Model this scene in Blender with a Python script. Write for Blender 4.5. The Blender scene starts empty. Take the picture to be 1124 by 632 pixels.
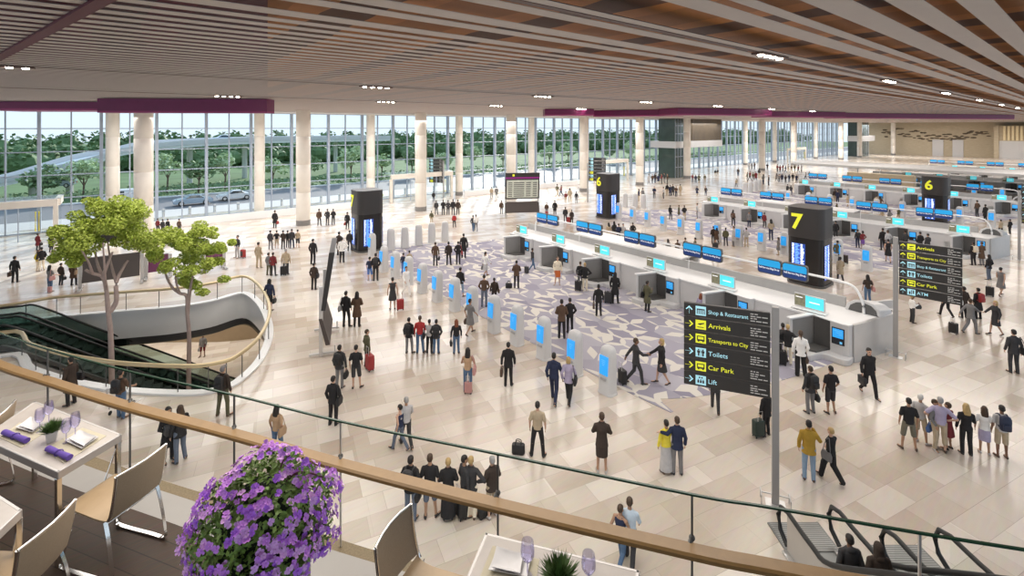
import bpy, math, random
from math import sin, cos, pi, sqrt, atan2, radians
from mathutils import Vector, noise
random.seed(11)
SC = bpy.context.scene
COL = SC.collection
# ---------------------------------------------------------------- camera maths
FL, CH = 533.0, 10.5            # focal length in pixels of the 1124 px frame, eye height
AX, AY = .6289, .7775           # cosine / sine of the view direction against the hall axes
def cam2w(D, L):                # distance ahead, distance to the right -> hall X, Y
    return (AX*D + .7775*L, .7769*D - .6296*L)
def px(x, y, Z=0.0):            # point at height Z that the photograph shows at x, y
    D = FL*(CH-Z)/(y-140.0)
    return cam2w(D, (x-562)/FL*D)
def depth(X, Y): return AX*X + .7769*Y
def onY(x, y, Y0):              # point on the plane Y = Y0
    t = (x-562)/FL
    D = Y0/(.7769-.6296*t)
    X = D*(AX+.7775*t)
    return (X, Y0, CH-(y-140)*D/FL)
def onX(x, y, X0):
    t = (x-562)/FL
    D = X0/(AX+.7775*t)
    return (X0, D*(.7769-.6296*t), CH-(y-140)*D/FL)
def facing(a):                  # 0 away from the eye, 90 to the right, 180 towards the eye
    a = radians(a)
    dx = cos(a)*AX + sin(a)*.7775
    dy = cos(a)*.7769 - sin(a)*.6296
    return atan2(dy, dx) - pi/2
# ---------------------------------------------------------------- materials
MATS = {}
def nt(m):
    m.use_nodes = True
    n = m.node_tree.nodes
    return n, m.node_tree.links, n.get('Principled BSDF')
def mat(name, col, rough=.6, metal=0, var=.08, vscale=3.0, bump=0, emit=0, spec=.5, emitcol=None, coat=0):
    if name in MATS: return MATS[name]
    m = bpy.data.materials.new(name); n, l, b = nt(m)
    b.inputs['Roughness'].default_value = rough
    b.inputs['Metallic'].default_value = metal
    b.inputs['Specular IOR Level'].default_value = spec
    if coat: b.inputs['Coat Weight'].default_value = coat
    c = tuple(col)+(1,)
    b.inputs['Base Color'].default_value = c
    if var:
        tc = n.new('ShaderNodeTexCoord'); no = n.new('ShaderNodeTexNoise')
        no.inputs['Scale'].default_value = vscale; no.inputs['Detail'].default_value = 4
        l.new(tc.outputs['Object'], no.inputs['Vector'])
        r = n.new('ShaderNodeMix'); r.data_type = 'RGBA'
        r.inputs['A'].default_value = tuple(max(0, v*(1-var)) for v in col)+(1,)
        r.inputs['B'].default_value = tuple(min(1, v*(1+var)) for v in col)+(1,)
        l.new(no.outputs['Fac'], r.inputs['Factor'])
        l.new(r.outputs['Result'], b.inputs['Base Color'])
        if bump:
            bp = n.new('ShaderNodeBump'); bp.inputs['Strength'].default_value = bump
            l.new(no.outputs['Fac'], bp.inputs['Height']); l.new(bp.outputs['Normal'], b.inputs['Normal'])
    if emit:
        b.inputs['Emission Color'].default_value = tuple(emitcol or col)+(1,)
        b.inputs['Emission Strength'].default_value = emit
    MATS[name] = m
    return m
def glassmat(name, tint=(.93,.97,.96), refl=.12, rough=.02, cap=.3):
    if name in MATS: return MATS[name]
    m = bpy.data.materials.new(name); n, l, b = nt(m)
    n.remove(b); out = n.get('Material Output')
    t = n.new('ShaderNodeBsdfTransparent'); t.inputs['Color'].default_value = tint+(1,)
    g = n.new('ShaderNodeBsdfGlossy'); g.inputs['Roughness'].default_value = rough
    lw = n.new('ShaderNodeLayerWeight'); lw.inputs['Blend'].default_value = refl
    mn = n.new('ShaderNodeMath'); mn.operation = 'MINIMUM'; mn.inputs[1].default_value = cap
    l.new(lw.outputs['Fresnel'], mn.inputs[0])
    mx = n.new('ShaderNodeMixShader'); l.new(mn.outputs[0], mx.inputs['Fac'])
    l.new(t.outputs[0], mx.inputs[1]); l.new(g.outputs[0], mx.inputs[2]); l.new(mx.outputs[0], out.inputs['Surface'])
    MATS[name] = m; return m
def wood(name, c1, c2, scale=(1, 12, 12), rough=.45):
    if name in MATS: return MATS[name]
    m = bpy.data.materials.new(name); n, l, b = nt(m)
    tc = n.new('ShaderNodeTexCoord'); mp = n.new('ShaderNodeMapping'); mp.inputs['Scale'].default_value = scale
    no = n.new('ShaderNodeTexNoise'); no.inputs['Scale'].default_value = 4; no.inputs['Detail'].default_value = 6; no.inputs['Distortion'].default_value = .4
    r = n.new('ShaderNodeMix'); r.data_type = 'RGBA'
    r.inputs['A'].default_value = c1+(1,); r.inputs['B'].default_value = c2+(1,)
    l.new(tc.outputs['Object'], mp.inputs['Vector']); l.new(mp.outputs[0], no.inputs['Vector'])
    l.new(no.outputs['Fac'], r.inputs['Factor']); l.new(r.outputs['Result'], b.inputs['Base Color'])
    b.inputs['Roughness'].default_value = rough
    MATS[name] = m; return m
# ---------------------------------------------------------------- mesh building
class MB:
    def __init__(s): s.v = []; s.f = []; s.m = []
    def add(s, vs, fs, m=0):
        o = len(s.v); s.v += [tuple(p) for p in vs]; s.f += [tuple(i+o for i in f) for f in fs]; s.m += [m]*len(fs); return s
    def box(s, cx, cy, cz, sx, sy, sz, rz=0, m=0):
        c, d = cos(rz), sin(rz); vs = []
        for z in (-.5, .5):
            for x, y in ((-.5,-.5),(.5,-.5),(.5,.5),(-.5,.5)):
                X, Y = x*sx, y*sy
                vs.append((cx+X*c-Y*d, cy+X*d+Y*c, cz+z*sz))
        return s.add(vs, [(3,2,1,0),(4,5,6,7),(0,1,5,4),(1,2,6,5),(2,3,7,6),(3,0,4,7)], m)
    def bb(s, x0, x1, y0, y1, z0, z1, m=0):
        return s.box((x0+x1)/2, (y0+y1)/2, (z0+z1)/2, abs(x1-x0), abs(y1-y0), abs(z1-z0), 0, m)
    def rbox(s, cx, cy, cz, sx, sy, sz, r=.02, n=4, m=0, top=True, rz=0):   # box with rounded vertical edges and softened rim
        pts = rrect(sx, sy, r, n); pin = rrect(sx-r*.8, sy-r*.8, r*.6, n)
        c, d = cos(rz), sin(rz)
        T = lambda P, z: [(cx+x*c-y*d, cy+x*d+y*c, z) for x, y in P]
        e = min(r*.5, sz*.25)
        return s.loft([T(pin, cz-sz/2), T(pts, cz-sz/2+e), T(pts, cz+sz/2-e), T(pin, cz+sz/2)], m=m)
    def loft(s, rings, m=0, cap=True, closed=True):
        n = len(rings[0]); vs = [p for r in rings for p in r]; fs = []
        for i in range(len(rings)-1):
            for j in range(n if closed else n-1):
                k = (j+1) % n
                fs.append((i*n+j, i*n+k, (i+1)*n+k, (i+1)*n+j))
        if cap:
            fs.append(tuple(range(n-1, -1, -1))); fs.append(tuple((len(rings)-1)*n+j for j in range(n)))
        return s.add(vs, fs, m)
    def prism(s, pts, z0, z1, m=0):
        return s.loft([[(x, y, z0) for x, y in pts], [(x, y, z1) for x, y in pts]], m)
    def tube(s, pts, r, n=8, m=0, closed=False, cap=True):
        P = [Vector(p) for p in pts]; R = r if isinstance(r, (list, tuple)) else [r]*len(P); rings = []
        up = Vector((0,0,1))
        for i, p in enumerate(P):
            if closed: t = P[(i+1) % len(P)]-P[i-1]
            else: t = P[min(i+1, len(P)-1)]-P[max(i-1, 0)]
            if t.length < 1e-9: t = Vector((0,0,1))
            t.normalize()
            a = t.cross(up)
            if a.length < .1: a = t.cross(Vector((0,1,0)))
            a.normalize(); b = a.cross(t)
            rings.append([p+(a*cos(2*pi*j/n)+b*sin(2*pi*j/n))*R[i] for j in range(n)])
        if closed: rings.append(rings[0]); cap = False
        return s.loft(rings, m, cap)
    def strip(s, pts, w, h, m=0):       # rectangular bar swept along a path, w across and h high
        P = [Vector(p) for p in pts]; rings = []
        for i, p in enumerate(P):
            t = P[min(i+1, len(P)-1)]-P[max(i-1, 0)]; t.z = 0
            if t.length < 1e-9: t = Vector((1,0,0))
            t.normalize(); a = Vector((t.y, -t.x, 0))*w/2; u = Vector((0,0,h/2))
            rings.append([p-a-u, p+a-u, p+a+u, p-a+u])
        return s.loft(rings, m)
    def wallstrip(s, pts, z0, z1, m=0):   # single skin wall along a path
        rings = [[(x, y, z0), (x, y, z1)] for x, y in pts]
        return s.loft(rings, m, cap=False, closed=False)
    def lathe(s, prof, n=16, c=(0,0,0), m=0):
        rings = [[(c[0]+r*cos(2*pi*j/n), c[1]+r*sin(2*pi*j/n), c[2]+z) for j in range(n)] for r, z in prof]
        return s.loft(rings, m)
    def ball(s, c, rx, ry=None, rz=None, n=10, k=7, m=0):
        ry = ry or rx; rz = rz or rx; rings = []
        for i in range(k+1):
            a = -pi/2+pi*i/k; q = max(cos(a), .02)
            rings.append([(c[0]+rx*q*cos(2*pi*j/n), c[1]+ry*q*sin(2*pi*j/n), c[2]+rz*sin(a)) for j in range(n)])
        return s.loft(rings, m)
    def cap(s, p0, p1, r0, r1, n=10, m=0):   # tapered capsule
        P, Q = Vector(p0), Vector(p1); t = Q-P; ln = t.length
        t = t/ln if ln > 1e-6 else Vector((0,0,1))
        pts = []; R = []
        for a in (-80, -50, -20): pts.append(P+t*r0*sin(radians(a))); R.append(r0*cos(radians(a)))
        for a in (20, 50, 80): pts.append(Q+t*r1*sin(radians(a))); R.append(r1*cos(radians(a)))
        a = t.cross(Vector((0,0,1)))
        if a.length < .1: a = t.cross(Vector((0,1,0)))
        a.normalize(); b = a.cross(t)
        rings = [[p+(a*cos(2*pi*j/n)+b*sin(2*pi*j/n))*r for j in range(n)] for p, r in zip(pts, R)]
        return s.loft(rings, m)
    def mesh(s, name):
        me = bpy.data.meshes.new(name); me.from_pydata([tuple(p) for p in s.v], [], s.f); return me
    def build(s, name, mats, parent=None, smooth=0, loc=None, rz=0, bevel=0):
        me = s.mesh(name)
        if not isinstance(mats, (list, tuple)): mats = [mats]
        for q in mats: me.materials.append(q)
        if len(mats) > 1: me.polygons.foreach_set('material_index', s.m)
        fixn(me)
        if smooth: me.shade_smooth(); me.set_sharp_from_angle(angle=radians(smooth))
        o = bpy.data.objects.new(name, me); COL.objects.link(o)
        if parent: o.parent = parent
        if loc: o.location = loc
        o.rotation_euler.z = rz
        if bevel:
            b = o.modifiers.new('bevel', 'BEVEL'); b.width = bevel; b.segments = 2; b.limit_method = 'ANGLE'
        return o
import bmesh
def fixn(me):
    b = bmesh.new(); b.from_mesh(me); bmesh.ops.recalc_face_normals(b, faces=b.faces); b.to_mesh(me); b.free()
def rrect(sx, sy, r, n=4):
    o = []
    for cx, cy, a0 in ((sx/2-r, sy/2-r, 0), (-sx/2+r, sy/2-r, 90), (-sx/2+r, -sy/2+r, 180), (sx/2-r, -sy/2+r, 270)):
        for i in range(n+1):
            a = radians(a0+90*i/n); o.append((cx+r*cos(a), cy+r*sin(a)))
    return o
def spline(P, k=6, closed=False):
    P = [Vector(p) for p in P]; n = len(P); o = []
    for i in range(n if closed else n-1):
        if closed: a, b, c, d = P[i-1], P[i], P[(i+1) % n], P[(i+2) % n]
        else: a, b, c, d = P[max(i-1, 0)], P[i], P[i+1], P[min(i+2, n-1)]
        for j in range(k):
            t = j/k
            o.append(.5*((2*b)+(c-a)*t+(2*a-5*b+4*c-d)*t*t+(3*b-a-3*c+d)*t**3))
    if not closed: o.append(P[-1])
    return o
# ---------------------------------------------------------------- object records
def tag(o, label, cat, group=None, kind=None):
    if label: o['label'] = label
    if cat: o['category'] = cat
    if group: o['group'] = group
    if kind: o['kind'] = kind
    return o
def thing(name, label, cat, loc=(0,0,0), rz=0, group=None):
    o = bpy.data.objects.new(name, None); COL.objects.link(o); o.empty_display_size = .2
    o.location = loc; o.rotation_euler.z = rz
    return tag(o, label, cat, group)
def struct(o, label=None):
    o['kind'] = 'structure'
    if label: o['label'] = label
    return o
def dup(root, loc, rz=0, label=None, sc=1, group=None):
    r = root.copy(); COL.objects.link(r); r.location = loc; r.rotation_euler = (0,0,rz); r.scale = (sc,)*3
    if label: r['label'] = label
    if group: r['group'] = group
    def rec(a, b):
        for ch in list(a.children):
            c = ch.copy(); COL.objects.link(c); c.parent = b; rec(ch, c)
    rec(root, r)
    return r
TXT = {}; TXS = bpy.data.scenes.new('lettering_workshop')
def textmesh(s, size=1.0, bold=0.0):       # flat lettering mesh in its own x, y plane
    k = (s, bold)
    if k not in TXT:
        cu = bpy.data.curves.new('t', 'FONT'); cu.body = s; cu.size = 1; cu.offset = bold; cu.resolution_u = 3
        o = bpy.data.objects.new('t', cu); TXS.collection.objects.link(o)
        with bpy.context.temp_override(scene=TXS, view_layer=TXS.view_layers[0]): dg = bpy.context.evaluated_depsgraph_get()
        dg.update()
        me = bpy.data.meshes.new_from_object(o.evaluated_get(dg))
        TXT[k] = ([tuple(v.co) for v in me.vertices], [tuple(p.vertices) for p in me.polygons])
        bpy.data.objects.remove(o); bpy.data.curves.remove(cu); bpy.data.meshes.remove(me)
    v, f = TXT[k]
    return [(a*size, b*size) for a, b, c in v], f
def putpoly(mb, P, f, O, U, V, m=0):        # 2-D shape placed at O with axes U, V
    O, U, V = Vector(O), Vector(U), Vector(V)
    mb.add([O+U*a+V*b for a, b in P], f, m)
def puttext(mb, s, size, O, U, V, bold=0.0, fit=None, center=False, m=0):
    P, f = textmesh(s, size, bold)
    if not P: return
    x0 = min(p[0] for p in P); w = max(p[0] for p in P)-x0
    k = fit/w if fit and w > fit else 1
    dx = -w*k/2 if center else 0
    putpoly(mb, [((a-x0)*k+dx, b*(k**.6)) for a, b in P], f, O, U, V, m)
ORD = ['first','second','third','fourth','fifth','sixth','seventh','eighth','ninth','tenth','eleventh','twelfth','thirteenth','fourteenth','fifteenth','sixteenth','seventeenth','eighteenth','nineteenth','twentieth']
# ================================================================ materials
M_white = mat('white_panel', (.60,.595,.595), .35, var=.03)
M_whitetop = mat('white_solid_surface', (.80,.80,.80), .3, var=.02)
M_grey = mat('grey_panel', (.40,.395,.39), .4, var=.05)
M_satin = mat('satin_metal', (.62,.61,.60), .3, metal=.6, var=.05)
M_chrome = mat('chrome', (.75,.75,.75), .12, metal=1, var=0)
M_dark = mat('dark_panel', (.035,.032,.032), .4, var=.1)
M_dgrey = mat('dark_grey_metal', (.09,.088,.085), .45, var=.1)
M_mull = mat('mullion_blue_grey', (.36,.41,.49), .4, var=.05)
M_stone = mat('cream_stone', (.70,.645,.57), .45, var=.1, vscale=1.2)
M_purple = mat('purple_fascia', (.17,.012,.085), .4, var=.1)
M_black = mat('black_rubber', (.012,.012,.012), .5, var=0)
M_gold = mat('brass_rail', (.62,.50,.30), .35, metal=.5, var=.05)
M_glassbal = glassmat('balustrade_glass', (.975,.985,.98), .06, cap=.15)
M_glasswin = glassmat('window_glass', (.965,.985,.985), .05, cap=.15)
M_blue = mat('screen_blue', (.02,.30,.75), .3, var=0, emit=.55, emitcol=(.03,.40,.95))
M_teal = mat('screen_teal', (.08,.65,.75), .3, var=0, emit=.6, emitcol=(.10,.70,.80))
M_photo = mat('screen_photo', (.22,.21,.13), .4, var=.8, vscale=7, emit=.06, emitcol=(.6,.6,.4))
M_scrdark = mat('screen_dark', (.012,.014,.02), .25, var=0)
M_navy = mat('sign_navy', (.012,.04,.18), .35, var=0, emit=.15)
M_signblue = mat('sign_cyan', (.015,.33,.70), .35, var=0, emit=.35)
M_wtext = mat('white_lettering', (.9,.9,.9), .5, var=0, emit=.5)
M_yel = mat('yellow_lettering', (.78,.80,.04), .5, var=0, emit=.35)
M_cyan = mat('cyan_lettering', (.42,.75,.86), .5, var=0, emit=.3)
M_led = mat('led_text_blue', (.12,.3,.95), .5, var=0, emit=1.6, emitcol=(.15,.35,1))
M_ledw = mat('led_text_white', (.75,.85,1), .5, var=0, emit=1.6)
def floor_mat():
    m = bpy.data.materials.new('marble_tiles'); n, l, b = nt(m)
    tc = n.new('ShaderNodeTexCoord'); outs = []
    for sc, rot, bw, bh in ((1.0, 14, 1.5, .75), (1.0, 14, 3.0, 1.5)):
        mp = n.new('ShaderNodeMapping'); mp.inputs['Rotation'].default_value = (0,0,radians(rot)); mp.inputs['Location'].default_value = (.31*bw, .7, 0)
        l.new(tc.outputs['Object'], mp.inputs['Vector'])
        br = n.new('ShaderNodeTexBrick'); br.inputs['Scale'].default_value = sc
        br.inputs['Brick Width'].default_value = bw; br.inputs['Row Height'].default_value = bh
        br.inputs['Mortar Size'].default_value = .006; br.inputs['Mortar Smooth'].default_value = .2; br.offset = .37
        br.inputs['Color1'].default_value = (.50,.41,.325,1); br.inputs['Color2'].default_value = (.80,.745,.67,1)
        br.inputs['Mortar'].default_value = (.40,.34,.28,1); br.inputs['Bias'].default_value = -.15
        l.new(mp.outputs[0], br.inputs['Vector']); outs.append(br)
    no = n.new('ShaderNodeTexNoise'); no.inputs['Scale'].default_value = 1.3; no.inputs['Detail'].default_value = 8; no.inputs['Roughness'].default_value = .65
    mp = n.new('ShaderNodeMapping'); mp.inputs['Rotation'].default_value = (0,0,radians(14)); mp.inputs['Scale'].default_value = (1,5,1)
    l.new(tc.outputs['Object'], mp.inputs['Vector']); l.new(mp.outputs[0], no.inputs['Vector'])
    mx = n.new('ShaderNodeMix'); mx.data_type = 'RGBA'; mx.inputs['Factor'].default_value = .28
    l.new(outs[0].outputs['Color'], mx.inputs['A']); l.new(outs[1].outputs['Color'], mx.inputs['B'])
    m2 = n.new('ShaderNodeMix'); m2.data_type = 'RGBA'; m2.blend_type = 'OVERLAY'; m2.inputs['Factor'].default_value = .18
    l.new(mx.outputs['Result'], m2.inputs['A']); l.new(no.outputs['Color'], m2.inputs['B'])
    hs = n.new('ShaderNodeHueSaturation'); hs.inputs['Saturation'].default_value = .92
    l.new(m2.outputs['Result'], hs.inputs['Color']); l.new(hs.outputs[0], b.inputs['Base Color'])
    b.inputs['Roughness'].default_value = .16; b.inputs['Specular IOR Level'].default_value = .4
    return m
M_floor = floor_mat()
def carpet_mat():
    m = bpy.data.materials.new('lilac_leaf_carpet'); n, l, b = nt(m)
    tc = n.new('ShaderNodeTexCoord'); mp = n.new('ShaderNodeMapping'); mp.inputs['Scale'].default_value = (1.15,.80,1); mp.inputs['Rotation'].default_value = (0,0,.3)
    l.new(tc.outputs['Object'], mp.inputs['Vector'])
    e = n.new('ShaderNodeTexVoronoi'); e.feature = 'DISTANCE_TO_EDGE'; e.voronoi_dimensions = '2D'
    f1 = n.new('ShaderNodeTexVoronoi'); f1.voronoi_dimensions = '2D'
    for q in (e, f1): q.inputs['Scale'].default_value = 1; l.new(mp.outputs[0], q.inputs['Vector'])
    a = n.new('ShaderNodeMath'); a.operation = 'MULTIPLY_ADD'; a.inputs[1].default_value = -.38; a.inputs[2].default_value = .275
    l.new(f1.outputs['Distance'], a.inputs[0])
    c = n.new('ShaderNodeMath'); c.operation = 'LESS_THAN'; l.new(e.outputs['Distance'], c.inputs[0]); l.new(a.outputs[0], c.inputs[1])
    t = n.new('ShaderNodeMix'); t.data_type = 'RGBA'; t.inputs['A'].default_value = (.27,.255,.325,1); t.inputs['B'].default_value = (.43,.415,.47,1)
    sp = n.new('ShaderNodeSeparateColor'); l.new(f1.outputs['Color'], sp.inputs[0]); l.new(sp.outputs[0], t.inputs['Factor'])
    r = n.new('ShaderNodeMix'); r.data_type = 'RGBA'; r.inputs['B'].default_value = (.66,.63,.58,1)
    l.new(c.outputs[0], r.inputs['Factor']); l.new(t.outputs['Result'], r.inputs['A']); l.new(r.outputs['Result'], b.inputs['Base Color'])
    b.inputs['Roughness'].default_value = .75; b.inputs['Specular IOR Level'].default_value = .15
    return m
M_carpet = carpet_mat()
def stonewall_mat():
    m = bpy.data.materials.new('travertine_wall'); n, l, b = nt(m)
    tc = n.new('ShaderNodeTexCoord'); mp = n.new('ShaderNodeMapping'); mp.inputs['Scale'].default_value = (.25,.25,3)
    no = n.new('ShaderNodeTexNoise'); no.inputs['Scale'].default_value = 3; no.inputs['Detail'].default_value = 6
    l.new(tc.outputs['Object'], mp.inputs[0]); l.new(mp.outputs[0], no.inputs['Vector'])
    r = n.new('ShaderNodeMix'); r.data_type = 'RGBA'; r.inputs['A'].default_value = (.36,.29,.19,1); r.inputs['B'].default_value = (.62,.54,.40,1)
    l.new(no.outputs['Fac'], r.inputs['Factor']); l.new(r.outputs['Result'], b.inputs['Base Color']); b.inputs['Roughness'].default_value = .7
    return m
M_trav = stonewall_mat()
# ================================================================ atrium outline (brass rail points read at rail height)
rp = [(140,399),(207,401.6),(239.5,398),(261,390),(285,369),(296,344.6),(293,326),(282.6,311),(266,303),(231,311),(190,316.5),(150,319.5),(88.6,324),(55,327),(0,336)]
front = [(2,365),(33,377.5),(66.5,387.5),(88.6,392)]
RAIL = [px(x, y, 1.1) for x, y in rp[:15]]
fr = [px(x, y, 1.1) for x, y in front]
out = [(-9.5, 37.5), (-10.5, 33), (-9, 29.2)]
loop = spline([(x, y, 0) for x, y in RAIL+out+fr], 5, True)
VOID = [(p.x, p.y) for p in loop]
cx = sum(p[0] for p in VOID)/len(VOID); cy = sum(p[1] for p in VOID)/len(VOID)
# ================================================================ floor with the atrium opening
from mathutils.geometry import tessellate_polygon
def plate_with_hole(outer, hole, z):
    polys = [[Vector((x, y, z)) for x, y in outer], [Vector((x, y, z)) for x, y in hole]]
    tris = tessellate_polygon(polys)
    return [p for q in polys for p in q], [tuple(t) for t in tris]
mb = MB(); vs, fs = plate_with_hole([(-35,-25),(238,-25),(238,70),(-35,70)], VOID, 0); mb.add(vs, fs)
floor = struct(mb.build('floor', M_floor))
# slab edge round the opening: white fascia, dark slot
mb = MB(); cl = VOID+[VOID[0]]
mb.wallstrip(cl, -1.55, 0.0); mb.wallstrip(cl, -1.55, 0.0)
struct(MB().add(mb.v[:len(mb.v)//2], mb.f[:len(mb.f)//2]).build('trim_1', M_whitetop, smooth=40))
mb = MB(); mb.wallstrip([(cx+(x-cx)*1.03, cy+(y-cy)*1.03) for x, y in cl], -2.0, -1.5)
struct(mb.build('trim_2', M_dgrey, smooth=40))
mb = MB(); big = [(cx+(x-cx)*1.9+2, cy+(y-cy)*(3.2 if y > cy else 1.6)+1.0) for x, y in cl]
mb.wallstrip(big, -6.6, -2.0)
struct(mb.build('wall_lower', mat('lower_brown_wall', (.32,.24,.15), .6), smooth=40))
mb = MB(); mb.bb(-30, 40, 12, 60, -6.7, -6.6); struct(mb.build('floor', M_floor))
# soffit of the lower storey, a ring around the opening
mb = MB(); vs, fs = plate_with_hole([(x, y) for x, y in big[:-1]], [(cx+(x-cx)*1.01, cy+(y-cy)*1.01) for x, y in VOID], -2.0); mb.add(vs, fs)
struct(mb.build('ceiling', mat('lower_soffit', (.34,.26,.17), .6)))
# white kerb round the opening
mb = MB(); mb.strip([(x, y, .04) for x, y in cl], .35, .08); struct(mb.build('trim_3', M_whitetop, smooth=40))
# balustrade of the opening
bal = thing('atrium_balustrade', 'curved glass balustrade with brass handrail around the atrium opening', 'balustrade', (cx, cy, 0))
loc = lambda P: [(x-cx, y-cy) for x, y in P]
LV = loc(cl)
mb = MB(); mb.wallstrip(LV, .08, 1.05); mb.build('glass_panel', M_glassbal, bal, smooth=40)
mb = MB(); mb.tube([(x, y, 1.1) for x, y in LV[:-1]], .085, 8, closed=True); mb.build('handrail', M_gold, bal, smooth=60)
for i in range(0, len(LV)-1, 4):
    mb = MB(); mb.box(LV[i][0], LV[i][1], .56, .035, .035, 1.0); mb.build('post', M_dgrey, bal)
# ================================================================ carpets
CARPET = [(15.7,11.8),(16.3,11.0),(17.5,10.2),(19.6,9.25),(22.2,8.4),(25.5,7.75),(26.2,8.4),(27.4,9.5),(27.9,34),(26,36.3),(23,38.2),(20,39.6),(18,39.4),(16.6,38.2),(15.9,36),(15.7,32)]
ROWX = [0, 28.3, 56.6, 85.0, 113.0]
CNAME = ['nearest','second','third','fourth','farthest']
for k in range(3):
    ox = ROWX[k]; pts = [(p.x+ox, p.y-(.5*k)) for p in spline([(x, y, 0) for x, y in CARPET], 4, True)]
    mb = MB(); mb.prism(pts, 0.004, .014)
    tag(mb.build('carpet', M_carpet), 'lilac and cream leaf patterned carpet in front of the %s check-in island' % CNAME[k], 'carpet')
# ================================================================ check-in islands
def unit_proto():
    """bag drop bay: local origin at the wall face, right hand end; +y runs along the wall, -x is the public side"""
    t = thing('bag_drop_counter', 'x', 'counter')
    mb = MB()                                          # slanting wing wall with white cap
    mb.prism([(-1.35,2.05),(-1.28,2.17),(-.01,1.72),(-.01,1.58)], 0, 1.66); mb.build('side_panel', M_white, t, bevel=.02)
    mb = MB(); mb.prism([(-1.42,2.02),(-1.33,2.24),(-.01,1.76),(-.01,1.52)], 1.66, 1.72); mb.build('panel_cap', M_whitetop, t, bevel=.015)
    mb = MB(); mb.prism([(-.22,.06),(-.28,.30),(-.2,.82),(-.01,.82),(-.01,.0),(-.05,.0)], 0, 1.66); mb.build('front_panel', M_white, t, bevel=.03)
    mb = MB(); mb.prism([(-.28,.02),(-.34,.30),(-.25,.86),(-.1,1.52),(-.01,1.52),(-.01,-.02),(-.06,-.02)], 1.66, 1.72); mb.build('worktop', M_whitetop, t, bevel=.015)
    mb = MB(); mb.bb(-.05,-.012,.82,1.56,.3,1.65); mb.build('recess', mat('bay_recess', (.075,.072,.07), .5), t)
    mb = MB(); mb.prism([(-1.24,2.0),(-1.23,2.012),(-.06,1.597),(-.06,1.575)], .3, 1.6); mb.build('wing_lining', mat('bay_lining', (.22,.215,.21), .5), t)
    mb = MB(); mb.prism([(-.08,.86),(-.9,1.15),(-1.15,1.94),(-.08,1.55)], .285, .36); mb.build('conveyor_belt', M_dgrey, t)
    mb = MB()                                          # plinth with a rounded nose
    P = [(p.x, p.y) for p in spline([(-.1,-.05,0),(-.55,-.02,0),(-.72,.2,0),(-.7,.9,0),(-1.1,1.1,0),(-1.5,1.3,0),(-1.55,2.0,0),(-1.4,2.3,0),(-.02,1.8,0),(-.02,-.05,0)], 3)]
    mb.prism(P, 0, .28); mb.build('plinth', M_white, t, bevel=.04)
    s = MB(); s.bb(-.315,-.27,.22,.72,.72,1.46); sc = s.build('screen', M_scrdark, t)
    s = MB(); s.bb(-.322,-.314,.26,.68,1.02,1.42); s.build('display', M_blue, sc)
    s = MB()
    for i in range(3): s.bb(-.325,-.321,.30,.64-.1*i,1.32-.08*i,1.345-.08*i)
    s.bb(-.325,-.321,.30,.40,.78,.88); s.build('screen_lettering', mat('screen_text', (.14,.50,.85), .5, var=0, emit=.4), sc)
    s = MB(); s.bb(-.06,.0,2.1,2.75,.05,1.0); s.build('glass_screen', M_glassbal, t)
    return t
def ad_proto():
    t = thing('display_monitor', 'x', 'monitor')
    s = MB(); s.box(0, 0, .42, .07, 1.35, .62); s.build('bezel', M_white, t, bevel=.015)
    s = MB(); s.box(-.04, -.22, .42, .01, .78, .54); s.build('display', M_teal, t)
    s = MB(); s.box(-.04, .42, .42, .01, .46, .54); s.build('picture', M_photo, t)
    s = MB(); s.box(-.05, .45, .56, .012, .3, .05); s.box(-.05, -.22, .42, .012, .45, .05); s.build('lettering', M_wtext, t)
    s = MB(); s.box(-.05, 0, .05, .45, 1.5, .05); s.box(0, 0, .03, .12, .3, .12); s.build('stand', M_whitetop, t, bevel=.01)
    return t
def hang_proto():
    t = thing('hanging_sign', 'x', 'sign')
    a = MB()
    P = [(y, z) for y, z in rrect(1.22, .82, .12)]
    a.loft([[(-.09, y, z) for y, z in P], [(.09, y, z) for y, z in P]]); a.build('casing', M_dgrey, t, bevel=.01)
    P1 = [(-.575,-.02),(.575,-.02)]+[(y, z) for y, z in rrect(1.15, .74, .1) if z > 0]
    P1 = [(-.575,.0),(.575,.0),(.575,.27),(.5,.36),(-.5,.36),(-.575,.27)]
    P2 = [(-.575,.0),(-.575,-.27),(-.5,-.36),(.5,-.36),(.575,-.27),(.575,.0)]
    a = MB(); a.loft([[(-.092, y, z) for y, z in P1], [(-.1, y, z) for y, z in P1]]); a.build('upper_panel', M_signblue, t)
    a = MB(); a.loft([[(-.092, y, z) for y, z in P2], [(-.1, y, z) for y, z in P2]]); a.build('lower_panel', M_navy, t)
    a = MB(); puttext(a, 'Self-Service Bag Drop', .17, (-.105,0,-.14), (0,-1,0), (0,0,1), .01, 1.05, True); a.build('lettering', M_wtext, t)
    return t
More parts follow.
